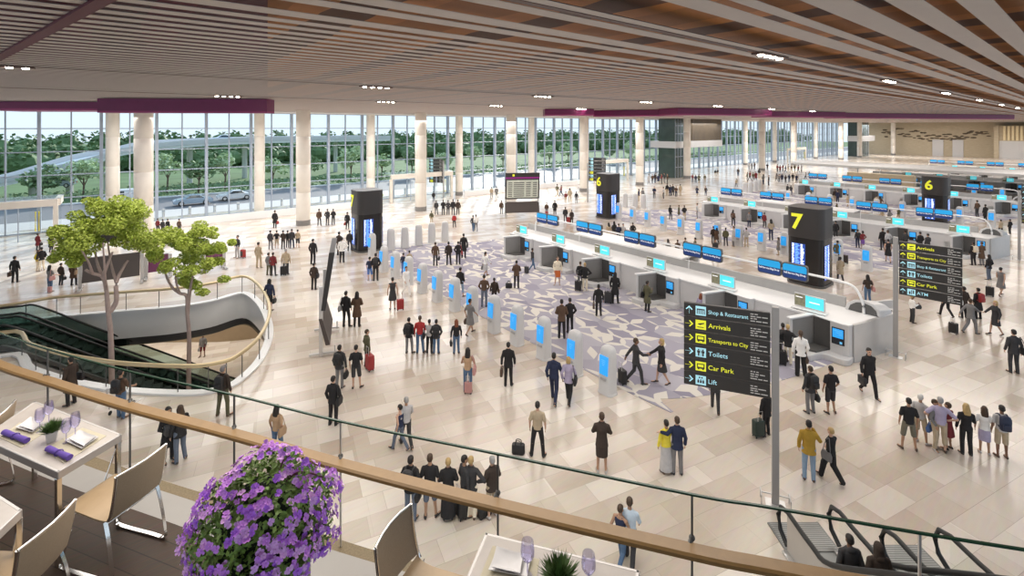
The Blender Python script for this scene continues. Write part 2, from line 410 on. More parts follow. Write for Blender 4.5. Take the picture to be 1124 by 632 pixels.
def kiosk_proto():
    t = thing('check_in_kiosk', 'x', 'kiosk')
    prof = [(.36,0),(.36,.05),(.335,.08),(.325,.9),(.30,1.5),(.285,1.66),(.25,1.76),(.19,1.82),(.10,1.845)]
    mb = MB(); rings = []
    for w, z in prof:
        q = rrect(w*1.55, w*2.0, w*.5, 4); sh = .05*(z/1.8)
        rings.append([(x+sh, y, z) for x, y in q])
    mb.loft(rings); mb.build('housing', M_white, t, smooth=35)
    def face(z): return -.5*1.55*.34*(1-(z/1.83)*.12)+.05*z/1.8-.02
    mb = MB(); mb.add([(face(.78)-.015,-.2,.78),(face(.78)-.015,.2,.78),(face(1.5)-.03,.2,1.5),(face(1.5)-.03,-.2,1.5),(face(.78)+.06,-.2,.78),(face(.78)+.06,.2,.78),(face(1.5)+.09,.2,1.5),(face(1.5)+.09,-.2,1.5)],
        [(0,1,2,3),(4,5,6,7),(0,1,5,4),(1,2,6,5),(2,3,7,6),(3,0,4,7)]); sc = mb.build('screen', M_blue, t)
    mb = MB()
    for i in range(4):
        z = 1.35-.06*i; mb.box(face(z)-.034, 0, z, .004, .2-.03*i, .022)
    mb.build('screen_lettering', mat('screen_text', (.55,.85,1), .5), sc)
    mb = MB(); mb.box(face(.62)-.01, 0, .62, .05, .26, .09); mb.build('printer_slot', M_grey, t)
    return t
UNIT, ADM, HANG, KIOSK = unit_proto(), ad_proto(), hang_proto(), kiosk_proto()
first = {}
def use(proto, loc, rz, label, group):
    if proto.name not in first:
        first[proto.name] = 1; proto.location = loc; proto.rotation_euler.z = rz; proto['label'] = label; proto['group'] = group; return proto
    return dup(proto, loc, rz, label, 1, group)
RNAME = ['nearest island','second island','third island','fourth island','farthest island']
for k in range(5):
    X0 = 25.5+ROWX[k]; dy = (0, -1.2, -.6, -3, -5)[k]
    y0, y1 = 7.3+dy, 31.0+dy
    t = thing('check_in_island', 'long curved white check-in counter wall, %s from the viewer' % ['nearest','second','third','fourth','farthest'][k], 'counter', (X0, y0, 0))
    L = y1-y0
    fp = [(p.x, p.y) for p in spline([(1.0,L+1.2,0),(.25,L+.7,0),(0,L-.3,0),(0,L*.5,0),(0,0,0)], 5)]
    mb = MB(); mb.prism(fp+[(.14,0),(.14,L-.3),(.4,L+.5),(1.0,L+.95)], 0, 1.6); mb.build('front_wall', M_white, t, smooth=40)
    mb = MB(); mb.prism([(x-.05, y) for x, y in fp]+[(.5,-.14),(1.8,-.42),(2.6,-.6),(2.6,.9),(2.25,.9),(2.25,L+.9)], 1.6, 1.67); mb.build('worktop', M_whitetop, t)
    mb = MB(); mb.bb(2.25,2.45,.95,L+1.0,0,2.15); mb.build('rear_wall', M_grey, t, bevel=.02)
    mb = MB(); mb.bb(2.2,4.3,9.8,19.2,2.12,2.22); mb.bb(4.1,4.3,9.8,19.2,0,2.12); mb.build('rear_worktop', M_whitetop, t, bevel=.02)
    # end wall, bending round at the near end
    e = [(p.x, p.y) for p in spline([(.02,.0,0),(.5,-.15,0),(1.8,-.45,0),(3.2,-.75,0),(3.7,-.55,0),(3.55,-.1,0),(3.9,.35,0),(4.9,.0,0),(5.3,-.2,0)], 5)]
    mb = MB(); rr = []
    P = [Vector((x, y, 0)) for x, y in e]
    for i, p in enumerate(P):
        d = P[min(i+1, len(P)-1)]-P[max(i-1, 0)]; d.normalize(); a = Vector((-d.y, d.x, 0))*.07
        rr.append([p-a, p+a, p+a+Vector((0,0,1.68)), p-a+Vector((0,0,1.68))])
    mb.loft(rr); mb.build('end_panel', M_satin, t, smooth=50)
    # hooded conveyor mouth behind the near end
    hood = [(0,0),(.06,.30),(.3,.54),(.7,.62),(1.05,.55),(1.35,.32),(1.45,0)]
    mb = MB(); mb.loft([[(2.0, -.55+a, 1.675+z) for a, z in hood], [(3.1, -.75+a, 1.6+z*.75) for a, z in hood]]); mb.bb(2.62,3.2,-.5,.8,0,1.62); hd = mb.build('conveyor_hood', M_white, t, bevel=.03)
    mb = MB(); mb.loft([[(1.99, -.42+a*.8, 1.69+z*.78) for a, z in hood], [(1.98, -.42+a*.8, 1.69+z*.78) for a, z in hood]]); mb.build('conveyor_mouth', M_dgrey, hd)
    # rail carrying the signs
    rl = thing('sign_rail', 'white tubular rail on curved posts above the %s' % RNAME[k], 'sign rail', (X0+1.95, y0, 0))
    path = spline([(0,.1,1.68),(0,.15,2.2),(0,.5,2.85),(0,1.3,2.98),(0,3,3.0),(0,L-2,3.0),(0,L-.8,2.9),(0,L-.3,2.4),(0,L-.25,1.68)], 5)
    mb = MB(); mb.tube(path, .06, 8); mb.build('rail', M_whitetop, rl, smooth=60)
    for j in (2, 4):
        mb = MB(); mb.tube([(0,j*4.6,1.66),(0,j*4.6,3.0)], .022, 6); mb.build('post', M_whitetop, rl, smooth=60)
    nu = 6 if k < 3 else 5
    for j in range(nu):
        y = y0+4.3*j
        lab = 'bag drop bay with blue touchscreen, %s from the near end of the %s' % (ORD[j], RNAME[k])
        use(UNIT, (X0, y, 0), 0, lab, 'bag drop bays along the check-in islands')
        use(ADM, (X0+.35, y+1.85, 1.69), 0, 'teal advertising monitor on the worktop, %s from near end, %s' % (ORD[j], RNAME[k]), 'monitors on the check-in worktops')
    for j in range(5):
        for s in (0, 1):
            y = y0+3.1+4.55*j+1.28*s
            use(HANG, (X0+1.95, y, 2.98), 0, 'blue bag drop sign, %s sign of %s pair from near end, %s' % ('right' if s == 0 else 'left', ORD[j], RNAME[k]), 'blue bag drop signs on the rails')
# kiosks -------------------------------------------------------------
k7 = [(665,431.5),(628.8,411),(595,393),(565.6,377.7),(540.4,364),(516.7,352),(497.4,340.4),(478.5,330.5),(462,321),(446.8,312),(432.5,305),(419.9,298),(407,281)]
GK = 'white self check-in kiosks'
for i, q in enumerate(k7):
    p = px(*q)
    use(KIOSK, (p[0]+.1, p[1], 0), 0, 'white self check-in kiosk, %s from the near end of the front row' % ORD[i], GK)
for i, q in enumerate([(429.3,274),(444.6,271.8),(459.7,269),(474,266.4),(488.5,264.5)]):
    p = px(*q); use(KIOSK, (p[0], p[1], 0), radians(180+60), 'white kiosk seen from behind, %s of five beside the left number seven totem' % ORD[i], GK)
k6 = [(951,296.7),(919.5,288.5),(888,283),(861,279),(835.7,274.4),(811,269.5),(787,264.8),(767,261.4),(747,257),(728,253.3),(710.6,248.5),(694.5,245),(679,240)]
for i, q in enumerate(k6):
    p = px(*q); use(KIOSK, (p[0], p[1], 0), 0, 'white self check-in kiosk, %s from the near end of the second row' % ORD[i], GK)
for i, q in enumerate([(686,227),(697,227.5),(706,228.5)]):
    p = px(*q); use(KIOSK, (p[0], p[1], 0), radians(240), 'white kiosk seen from behind, %s of three right of the number six totem' % ORD[i], GK)
for i in range(10):
    use(KIOSK, (71.6, 8.0+2.5*i, 0), 0, 'small white kiosk, %s from the near end of the third row' % ORD[i], GK)
for i in range(8):
    use(KIOSK, (99.6, 7.0+3.0*i, 0), 0, 'tiny white kiosk, %s from the near end of the fourth row' % ORD[i], GK)
for i, q in enumerate([(817,213),(823,211.5),(829,210),(833,209)]):
    p = px(*q); use(KIOSK, (p[0], p[1], 0), radians(240), 'white kiosk seen from behind, %s of four at the far end of third row' % ORD[i], GK)
# totems -------------------------------------------------------------
def totem(num, x, y, label):
    t = thing('number_totem', label, 'totem', (x, y, 0))
    W = 2.3
    mb = MB(); mb.prism(rrect(W*1.03, W*1.03, .58, 6), 0, .12); mb.build('base', M_dgrey, t, smooth=35)
    mb = MB(); mb.prism(rrect(W*.96, W*.96, .5, 6), .12, 3.15); mb.build('shaft', mat('totem_glass_black', (.02,.018,.018), .18, var=.05), t, smooth=35)
    mb = MB(); mb.prism(rrect(W*.985, W*.985, .54, 6), 3.15, 5.15); mb.build('cap', mat('totem_charcoal', (.035,.031,.03), .4), t, smooth=35)
    for ang in (pi, 0, -pi/2, pi/2):
        U = Vector((sin(ang), -cos(ang), 0))*-1; N = Vector((cos(ang), sin(ang), 0)); 
        if abs(sin(ang)) < .5: mb = MB(); puttext(mb, num, 1.4, N*(W/2+.012)+U*(-.74)+Vector((0,0,3.75)), U, (0,0,1), .03); mb.build('number', M_yel, t)
        s = MB(); o = N*(W*.48+.012)
        o = o-U*.32; c = [o+U*a+Vector((0,0,z)) for a, z in ((-.42,.5),(.42,.5),(.42,2.75),(-.42,2.75))]
        s.add(c+[p+N*.015 for p in c], [(0,1,2,3),(4,5,6,7),(0,1,5,4),(1,2,6,5),(2,3,7,6),(3,0,4,7)]); sc = s.build('screen', mat('screen_navy_glow', (.03,.08,.4), .3, var=0, emit=.5), t)
        a = MB(); b = MB(); rr = random.Random(3)
        for i in range(24):
            z = .6+i*.09
            for (u0, u1, q) in ((-.38,-.24,b),(-.2,.1,a),(.14,.36,b)):
                u1 = u0+(u1-u0)*rr.uniform(.5,1)
                oo = o+N*.018
                q.add([oo+U*u0+Vector((0,0,z)), oo+U*u1+Vector((0,0,z)), oo+U*u1+Vector((0,0,z+.05)), oo+U*u0+Vector((0,0,z+.05))], [(0,1,2,3)])
        a.build('flight_listing', M_led, sc); b.build('flight_listing', M_ledw, sc)
    return t
totem('7', 36.5, 12.9, 'black rounded totem with yellow number seven between first and second islands')
totem('7', 16.7, 40.6, 'black number seven totem at far end of the front kiosk row')
totem('6', 44.6, 37.2, 'black totem with yellow number six at far end of second kiosks')
totem('6', 70.0, 12.2, 'black totem with yellow number six behind the second island')
# directory signs ----------------------------------------------------
def arrow(mb, O, U, V, s, up):
    w = .16*s
    P = [(-.5,-w/2),(.25,-w/2),(.25,w/2),(-.5,w/2)]; H1 = [(.5,0),(.08,.42),(-.02,.32),(.28,0)]; H2 = [(.5,0),(.28,0),(-.02,-.32),(.08,-.42)]
    for q in (P, H1, H2):
        q = [(a*s, b*s) if not up else (-b*s, a*s) for a, b in q]
        putpoly(mb, q, [(0,1,2,3)], O, U, V)
def icon(mb, O, U, V, s, kind):
    R = lambda x0, y0, x1, y1: putpoly(mb, [(x0*s,y0*s),(x1*s,y0*s),(x1*s,y1*s),(x0*s,y1*s)], [(0,1,2,3)], O, U, V)
    if kind == 'shop':
        R(-.4,.1,.4,.22)
        for i in range(5): R(-.4+i*.18,-.35,-.32+i*.18,.1)
    elif kind == 'plane':
        putpoly(mb, [(-.35*s,.1*s),(.35*s,.25*s),(.35*s,.15*s),(-.1*s,-.05*s)], [(0,1,2,3)], O, U, V); R(-.35,-.3,.3,-.22)
    elif kind == 'bus':
        R(-.38,-.2,-.28,.3); R(.28,-.2,.38,.3); R(-.38,.2,.38,.3); R(-.38,-.25,.38,-.08); R(-.3,-.35,-.15,-.25); R(.15,-.35,.3,-.25)
    elif kind == 'wc':
        for c in (-.22, .22): R(c-.07,.22,c+.07,.36); R(c-.15,-.05,c+.15,.2); R(c-.08,-.38,c+.08,-.05)
        R(-.015,-.38,.015,.38)
    elif kind == 'lift':
        for c in (-.25, 0, .25): R(c-.05,.0,c+.05,.1); R(c-.09,-.3,c+.09,-.02)
        R(-.2,.2,-.05,.36); R(.05,.2,.2,.36)
    else:
        R(-.3,-.35,-.1,.1); R(.0,-.35,.1,.35); R(.2,-.2,.35,.35)
def directory(label, A, B, rows, zt=5.33, zb=2.9, pole_at='A', name='directory_sign', bars=None, back=False):
    """panel between plan points A (left as read) and B (right)"""
    A, B = Vector((A[0], A[1], 0)), Vector((B[0], B[1], 0)); d = B-A; W = d.length; U = d/W; N = Vector((U.y, -U.x, 0))
    base = A if pole_at == 'A' else B
    t = thing(name, label, 'sign', base); o = A-base
    ux = lambda u, z, n=0: o+U*u+N*n+Vector((0,0,z))
    pu = -.13 if pole_at == 'A' else W+.13
    mb = MB(); c = ux(pu, 0); mb.box(c.x, c.y, 2.75, .18, .14, 5.5, atan2(U.y, U.x)); mb.build('pole', mat('sign_pole', (.36,.35,.345), .4, metal=.3, var=.05), t, bevel=.01)
    mb = MB(); mb.box(c.x, c.y, .012, .5, .34, .024, atan2(U.y, U.x))
    for s in (-1, 1):
        p = ux(pu+.36*s, 0, -.16); q = ux(pu+.36*s, 0, .16); mb.tube([(p.x, p.y, .0), (p.x, p.y, .26), (q.x, q.y, .26), (q.x, q.y, .0)], .018, 6)
    p = ux(pu-.36, 0); q = ux(pu+.36, 0); mb.tube([(p.x, p.y, .26), (q.x, q.y, .26)], .018, 6); mb.build('foot_frame', M_satin, t, smooth=60)
    n = len(rows); h = (zt-zb)/n
    for i, (col, ar, ic, tx) in enumerate(rows):
        z1 = zt-i*h; z0 = z1-h+.03; zc = (z0+z1)/2; hh = z1-z0
        m = M_yel if col == 'y' else M_cyan
        p = MB(); cc = ux(W/2, zc); p.box(cc.x, cc.y, zc, W, .12, hh, atan2(U.y, U.x)); pn = p.build('sign_panel', mat('sign_charcoal', (.03,.028,.027), .4, var=.05), t, bevel=.008)
        a = MB(); arrow(a, ux(W*.065, zc, .066), U, (0,0,1), hh*.62, ar == 'up'); a.build('arrow', m, pn)
        b = MB(); s = hh*.72; O = ux(W*.205, zc, .066)
        putpoly(b, [(-.62*s*.85,-s/2),(.62*s*.85,-s/2),(.62*s*.85,s/2),(-.62*s*.85,s/2)], [(0,1,2,3)], O, U, (0,0,1)); b.build('pictogram', m, pn)
        b = MB(); icon(b, ux(W*.205, zc, .07), U, (0,0,1), s, ic); b.build('pictogram', M_dark, pn)
        if tx:
            b = MB(); puttext(b, tx, hh*.50, ux(W*.295, zc-hh*.16, .066), U, (0,0,1), .008, W*.46); b.build('lettering', m, pn)
        b = MB(); rr = random.Random(i)
        for r, zz in enumerate((.26,.08,-.08,-.26)):
            u = W*.78
            while u < W*(.86 if r % 2 == 0 else .95):
                w = rr.uniform(.04,.09) if r % 2 == 0 else rr.uniform(.08,.2)
                q = [ux(u, zc+zz*hh-.012, .066), ux(min(u+w, W*.97), zc+zz*hh-.012, .066), ux(min(u+w, W*.97), zc+zz*hh+.014, .066), ux(u, zc+zz*hh+.014, .066)]
                b.add(q, [(0,1,2,3)]); u += w+.025
        b.build('small_lettering', mat('dim_lettering', (.55,.54,.52), .5, var=0, emit=.1), pn)
    return t
R1 = [('c','up','shop','Shop & Restaurant'),('y','right','plane','Arrivals'),('y','right','bus','Transports to City'),('c','right','wc','Toilets'),('y','right','bus','Car Park'),('c','right','lift','Lift')]
R2 = [('y','up','plane','Arrivals'),('y','up','bus','Transports to City'),('c','up','shop','Shop & Restaurant'),('c','up','wc','Toilets'),('y','up','bus','Car Park'),('c','up','atm','ATM')]
directory('tall charcoal directory sign reading Shop & Restaurant down to Lift, nearest the viewer', (13.05,8.0), (14.17,6.02), R1, pole_at='B')
directory('tall charcoal directory sign reading Arrivals down to ATM, right of nearest island', (27.65,6.1), (27.9,4.0), R2)
R3 = [('c','up','shop',''),('c','up','plane',''),('c','up','bus',''),('c','up','wc',''),('y','right','bus',''),('c','up','lift',''),('y','right','lift','')]
directory('charcoal directory sign cut off by the right edge of the view', (55.6,4.5), (55.75,2.3), R3, zt=6.0)
p = px(486,217); directory('distant charcoal directory sign left of the middle stone column', (p[0]-1.2, p[1]+1.9), (p[0], p[1]), R3, zt=5.8, zb=2.2, pole_at='B')
p = px(646,222); directory('distant charcoal directory sign behind the far number six totem', (p[0], p[1]), (p[0]+1.3, p[1]-2.0), R3, zt=6.3, zb=3.0)
# flight information boards ------------------------------------------
def fids(label, A, B, zt=4.6, rows=True):
    A, B = Vector((A[0], A[1], 0)), Vector((B[0], B[1], 0)); d = B-A; W = d.length; U = d/W; ang = atan2(U.y, U.x); N = Vector((U.y, -U.x, 0))
    t = thing('flight_board', label, 'display board', (A+B)/2)
    t.rotation_euler.z = ang
    for s in (-1, 1):
        mb = MB(); mb.box(s*(W/2-.1), .1, 1.6, .16, .16, 3.2); mb.build('post', M_satin, t, bevel=.01)
        mb = MB(); mb.box(s*(W/2-.1), 0, .12, .12, 1.2, .08); mb.box(s*(W/2-.1), -.5, .25, .08, .06, .4); mb.build('foot', M_satin, t)
    T = .28
    mb = MB(); mb.add([(-W/2,.1,2.1),(W/2,.1,2.1),(W/2,-.25,zt),(-W/2,-.25,zt),(-W/2,-.1,2.1),(W/2,-.1,2.1),(W/2,-.5,zt),(-W/2,-.5,zt)], [(0,1,2,3),(4,5,6,7),(0,1,5,4),(1,2,6,5),(2,3,7,6),(3,0,4,7)]); hp = mb.build('upper_housing', M_dark, t, bevel=.02)
    f = lambda u, z, e=.012: (u, -.1-(z-2.1)/(zt-2.1)*.4-e, z)
    mb = MB(); mb.add([f(-W*.46,2.25),f(W*.46,2.25),f(W*.46,zt-.85),f(-W*.46,zt-.85)], [(0,1,2,3)]); mb.build('display', mat('board_display', (.55,.58,.50), .4, var=.3, vscale=4, emit=.12), hp)
    mb = MB(); mb.add([f(-W*.5,zt-.7),f(W*.5,zt-.7),f(W*.5,zt-.5),f(-W*.5,zt-.5)], [(0,1,2,3)]); mb.build('purple_band', mat('band_purple', (.30,.02,.25), .4, var=0), hp)
    mb = MB(); mb.add([f(-W*.3,zt-.4),f(-W*.24,zt-.4),f(-W*.24,zt-.15),f(-W*.3,zt-.15)], [(0,1,2,3)]); mb.build('gate_marker', M_yel, hp)
    mb = MB()
    for i in range(8):
        z = 2.4+i*(zt-3.4)/8
        for u0, u1 in ((-.42,-.3),(-.26,.05),(.1,.24),(.3,.42)): mb.add([f(W*u0,z,.02),f(W*u1,z,.02),f(W*u1,z+.1,.02),f(W*u0,z+.1,.02)], [(0,1,2,3)])
    mb.build('flight_listing', M_dgrey, hp)
    mb = MB(); mb.add([(-W/2,-.3,.5),(W/2,-.3,.5),(W/2,.05,1.75),(-W/2,.05,1.75),(-W/2,-.1,.5),(W/2,-.1,.5),(W/2,.2,1.75),(-W/2,.2,1.75)], [(0,1,2,3),(4,5,6,7),(0,1,5,4),(1,2,6,5),(2,3,7,6),(3,0,4,7)]); mb.build('lower_panel', mat('board_brown', (.07,.055,.05), .5), t, bevel=.02)
    return t
p = px(561,238); q = px(585,237); fids('freestanding dark flight board with purple band beyond the nearest island', (p[0]-.6, p[1]+.4), (q[0]+.6, q[1]-.4), 5.2)
a = px(350,393); b = px(359,362); fids('tall flight board seen edge on beside the curved atrium rail', (a[0]+.2, a[1]), (b[0], b[1]), 4.75)
# boards behind the trees, seen from the rear
def rear_board(label, A, B, zt, purple):
    A, B = Vector((A[0], A[1], 0)), Vector((B[0], B[1], 0)); d = B-A; W = d.length
    t = thing('information_board', label, 'display board', (A+B)/2, atan2(d.y, d.x))
    for s in (-1, 1):
        mb = MB(); mb.box(s*(W/2+.12), 0, zt/2, .2, .2, zt); mb.build('post', M_satin, t, bevel=.01)
        mb = MB(); mb.box(s*(W/2+.12), 0, .1, .15, 1.3, .1); mb.build('foot', M_satin, t)
    zl = 2.0 if zt > 3 else zt
    mt = mat('board_purple', (.12,.014,.07), .5) if purple else mat('board_brown', (.07,.055,.05), .5)
    mb = MB(); mb.add([(-W/2,-.35,.5),(W/2,-.35,.5),(W/2,.1,zl),(-W/2,.1,zl),(-W/2,-.2,.5),(W/2,-.2,.5),(W/2,.25,zl),(-W/2,.25,zl)], [(0,1,2,3),(4,5,6,7),(0,1,5,4),(1,2,6,5),(2,3,7,6),(3,0,4,7)]); mb.build('lower_panel', mt, t, bevel=.02)
    if zt > 3:
        mb = MB(); mb.add([(-W/2,.1,2.9),(W/2,.1,2.9),(W/2,-.3,zt),(-W/2,-.3,zt),(-W/2,.3,2.9),(W/2,.3,2.9),(W/2,-.1,zt),(-W/2,-.1,zt)], [(0,1,2,3),(4,5,6,7),(0,1,5,4),(1,2,6,5),(2,3,7,6),(3,0,4,7)]); mb.build('upper_panel', M_dark, t, bevel=.02)
    else:
        mb = MB(); mb.box(0, .18, zt, W, .22, .05); mb.build('top_edge', M_satin, t)
    return t
rear_board('large dark information board on two posts behind the left atrium tree', px(91,318), px(154,309), 4.6, False)
rear_board('low purple backed information board behind the right atrium tree', px(163,306), px(185,303), 1.6, True)
rear_board('purple backed information board right of the right tree crown', px(226,298), px(244,294.6), 1.5, True)
# ================================================================ stone columns
CI = [(158,268.5),(333,246.6),(462,231),(561,218),(641,210),(702,203),(754,195.5),(836,187),(868,181),(921,175),(942,172.6),(980,170)]
CO = [(124,252),(285,236),(407,223),(504,214),(582,204),(818,181),(850,178),(895,174)]
M_colbase = mat('column_base_granite', (.22,.21,.2), .4)
def column(x, y, r, label):
    t = thing('stone_column', label, 'column', (x, y, 0))
    mb = MB(); n = 28
    mb.lathe([(r, .55),(r, 3.5),(r*.985,3.51),(r*.985,3.54),(r,3.55),(r,6.5),(r*.985,6.51),(r*.985,6.54),(r,6.55),(r,9.5),(r*.985,9.51),(r*.985,9.54),(r,9.55),(r,12.38)], n)
    mb.build('shaft', M_stone, t, smooth=50)
    mb = MB(); mb.lathe([(r+.02,0),(r+.02,.56)], n); mb.build('base', M_colbase, t, smooth=50)
for i, q in enumerate(CI):
    p = px(*q); column(p[0], min(p[1], 56) if i else p[1], .72, 'round cream stone column with dark base, %s from left in the inner row' % ORD[i])
for i, q in enumerate(CO):
    p = px(*q); column(p[0], min(p[1], 65.6), .58, 'slimmer cream stone column against the glazing, %s from left' % ORD[i])
# ================================================================ window wall
YW = 67.3; STEP = 2.36; bays = 17; X0 = -15.6
for b in range(bays):
    xa = X0+b*6*STEP; xb = xa+6*STEP
    mb = MB(); mb.bb(xa, xb, YW-.01, YW+.01, .1, 12.4); w = struct(mb.build('window_%d' % (b+1), M_glasswin))
    mb = MB()
    for i in range(6):
        x = xa+i*STEP
        if i % 2 == 0: mb.bb(x-.14, x+.14, YW-.45, YW+.05, 0, 12.4)
        else: mb.bb(x-.06, x+.06, YW-.22, YW+.05, 0, 12.4)
    for z in (.08, 3.35, 5.7, 8.05, 10.4, 12.3): mb.bb(xa, xb, YW-.12, YW+.04, z-.05, z+.05)
    mb.build('window_frame', M_mull, w)
mb = MB(); mb.bb(-15.6, 232, YW-.5, YW+.3, 12.3, 13.4); struct(mb.build('wall_back', M_white))
# low white kerb and glass rail inside the glazing
for i, (xa, xb) in enumerate(((-3.6, 26.5), (41, 68))):
    t = thing('kerb_balustrade', 'low white kerb with clear glass rail along the %s glazing' % ('left' if i == 0 else 'middle'), 'balustrade', (xa, 62.2, 0))
    mb = MB(); mb.bb(0, xb-xa, -.12, .12, 0, .8); mb.build('kerb', M_whitetop, t, bevel=.02)
    mb = MB(); mb.bb(0, xb-xa, -.01, .01,   .8, 1.15); mb.build('glass_panel', M_glassbal, t)
    for j in range(int((xb-xa)/2.4)+1):
        mb = MB(); mb.bb(j*2.4-.02, j*2.4+.02, -.03, .03, .5, 1.17); mb.build('post', M_mull, t)
# entrance vestibules
def vestibule(x0, x1, y0, h, label):
    t = thing('glass_vestibule', label, 'entrance', (x0, y0, 0)); W = x1-x0; Dp = YW-.6-y0
    mb = MB(); mb.bb(0, W, -.15, .25, h-.65, h); mb.bb(W-.25, W+.15, .25, Dp, h-.65, h); mb.build('lintel', M_stone, t)
    mb = MB(); mb.bb(-.1, W+.25, .25, Dp, h, h+.06); mb.build('roof', M_glassbal, t)
    mb = MB(); mb.bb(0, W-.4, .0, .02, 0, h-.65); mb.bb(W-.02, W, .3, Dp, 0, h-.65); mb.build('glass_panel', M_glassbal, t)
    for xx in (0, W-.15): 
        mb = MB(); mb.bb(xx-.18, xx+.18, -.12, .22, 0, h-.65); mb.build('pillar', M_stone, t)
    for xx in (W*.3, W*.72):
        mb = MB(); mb.bb(xx-.04, xx+.04, -.05, .05, 0, h-.65); mb.build('post', M_mull, t)
    dr = MB(); xx = W-1.4; dr.bb(xx-.5,xx+.2,-.04,.0,0,h-.65); d = dr.build('door', M_glassbal, t)
    m = MB(); m.tube([(xx-.12,-.08,.9),(xx-.12,-.08,2.7),(xx+.12,-.08,2.7),(xx+.12,-.08,.9)], .05, 6, closed=True); m.build('door_handle', mat('yellow_handle', (.8,.7,.02), .4, var=0), d)
vestibule(-14, -4.5, 62.9, 3.75, 'stone framed glass entrance vestibule at the far left')
vestibule(29.5, 39.5, 63.2, 3.9, 'glass entrance vestibule behind the left number seven totem')
vestibule(70, 80, 61.5, 4.2, 'glass entrance vestibule right of the far number six totem')
vestibule(158, 172, 62, 4.2, 'pale glass entrance vestibule in the far distance')
# ================================================================ lift core and far walls
t = thing('lift_core', 'glazed lift core with dark glass and white floor band between columns', 'lift', (92, 57.2, 0))
mb = MB(); mb.bb(-2, 3.0, 0, 4, 0, 6.2); mb.bb(-2, 3.0, 0, 4, 7.6, 12.38); mb.build('glass_shaft', mat('lift_green_glass', (.05,.075,.065), .1, var=.3, vscale=.8), t)
mb = MB(); mb.bb(-2.1, 17, -.2, 6, 6.2, 7.6); mb.build('floor_band', M_white, t)
mb = MB(); mb.bb(4.5, 17, 0, 4, 7.6, 12.38); mb.build('upper_panel', mat('lift_brown_glass', (.10,.075,.05), .2, var=.3, vscale=.7), t)
mb = MB(); mb.bb(4.5, 17, .3, .4, 0, 6.2); mb.build('glass_panel', M_glassbal, t)
mb = MB()
for i in range(6): mb.bb(-2+i*1.0-.05, -2+i*1.0+.05, -.06, .0, 0, 12.3)
for z in (2.2, 4.4, 9.2, 10.9): mb.bb(-2, 3, -.06, 0, z-.06, z+.06)
mb.build('frame', M_mull, t)
t = thing('lift_core', 'distant glazed stair core beside the far stone wall', 'lift', (208, 57, 0))
mb = MB(); mb.bb(0, 9, 0, 4, 0, 5.5); mb.bb(0, 9, 0, 4, 7.5, 12.38); mb.build('glass_shaft', MATS['lift_green_glass'], t)
mb = MB(); mb.bb(-.5, 16, -.2, 4, 5.5, 7.5); mb.build('floor_band', M_white, t)
mb = MB()
for i in range(5): mb.bb(i*2.2-.1, i*2.2+.1, -.06, 0, 0, 12.3)
mb.build('frame', M_mull, t)
mb = MB(); mb.bb(236, 236.6, -25, 67, 0, 13.4); struct(mb.build('wall_far', M_trav))
# relief of stone discs on the far wall
t = thing('wall_relief', 'wavy band of dark oval stones scattered over the far travertine wall', 'wall art', (235.9, 40, 7.5))
rr = random.Random(5); mb = MB()
for i in range(70):
    u = i/69; y = 57-u*30; z = 7.6+1.1*sin(u*7+.5)+rr.uniform(-1.5,1.5)
    mb.ball((-.05, y-40, z-7.5), .12, rr.uniform(.5,.95), rr.uniform(.16,.3), 8, 4)
mb.build('stones', mat('relief_dark', (.12,.09,.06), .6), t, smooth=60); 
for i, (xa, xb) in enumerate(((1023,1035),(1045,1057))):
    a = onX(xa, 160, 235.8); b = onX(xb, 160, 235.8)
    t = thing('wall_panel', 'tall blank white panel on the far travertine wall, %s of two' % ['left','right'][i], 'panel', (235.8, (a[1]+b[1])/2, 0))
    mb = MB(); mb.box(0, 0, 3.0, .15, abs(a[1]-b[1]), 6.0); mb.build('board', M_white, t)
    mb = MB(); mb.box(-.02, 0, 6.02, .2, abs(a[1]-b[1])+.1, .1); mb.build('frame', M_grey, t)
t = thing('slatted_screen', 'cream vertical slatted screen high on the far wall at right', 'screen', (232, 9.5, 0))
mb = MB()
for i in range(28): mb.bb(-.2, .2, -14+i*1.0, -14+i*1.0+.55, 6.2, 11.0)
mb.build('slats', mat('slat_cream', (.80,.68,.42), .5), t)
mb = MB(); mb.bb(.2, .5, -15, 15, 6.0, 11.2); mb.bb(-.3, 3, 14.6, 15.8, 0, 11.2); mb.build('backing', M_trav, t)
mb = MB(); mb.bb(.2, .5, -15, 14.6, 0, 6.0); mb.build('lower_panel', M_white, t)
# low blocks between the farther islands
for i, (x, y, w, d, h, lab) in enumerate(((97.5,24,1.5,9,2.9,'left'),(97.5,2,1.5,8,2.9,'middle'),(97.5,-9,1.5,8,2.9,'right'))):
    t = thing('stone_partition', 'low travertine partition block behind the third island, %s of three' % lab, 'partition', (x, y, 0))
    mb = MB(); mb.box(0, 0, h/2, w, d, h); mb.build('block', M_trav, t, bevel=.03)
    mb = MB(); mb.box(0, 0, .05, w+.06, d+.06, .1); mb.build('plinth', M_dgrey, t)
t = thing('canopy_roof', 'long low white canopy spanning behind the third island', 'canopy', (104, 12, 0))
mb = MB(); mb.prism([(-5,-26),(6,-26),(6,24),(4,27),(0,28),(-4,26),(-5,22)], 3.5, 3.9); mb.build('roof_slab', mat('canopy_white', (.55,.55,.55), .5), t, bevel=.05)
for y in (-20, -8, 4, 16):
    mb = MB(); mb.tube([(-3.5,y,0),(-3.5,y,3.5)], .12, 8); mb.build('post', M_satin, t)
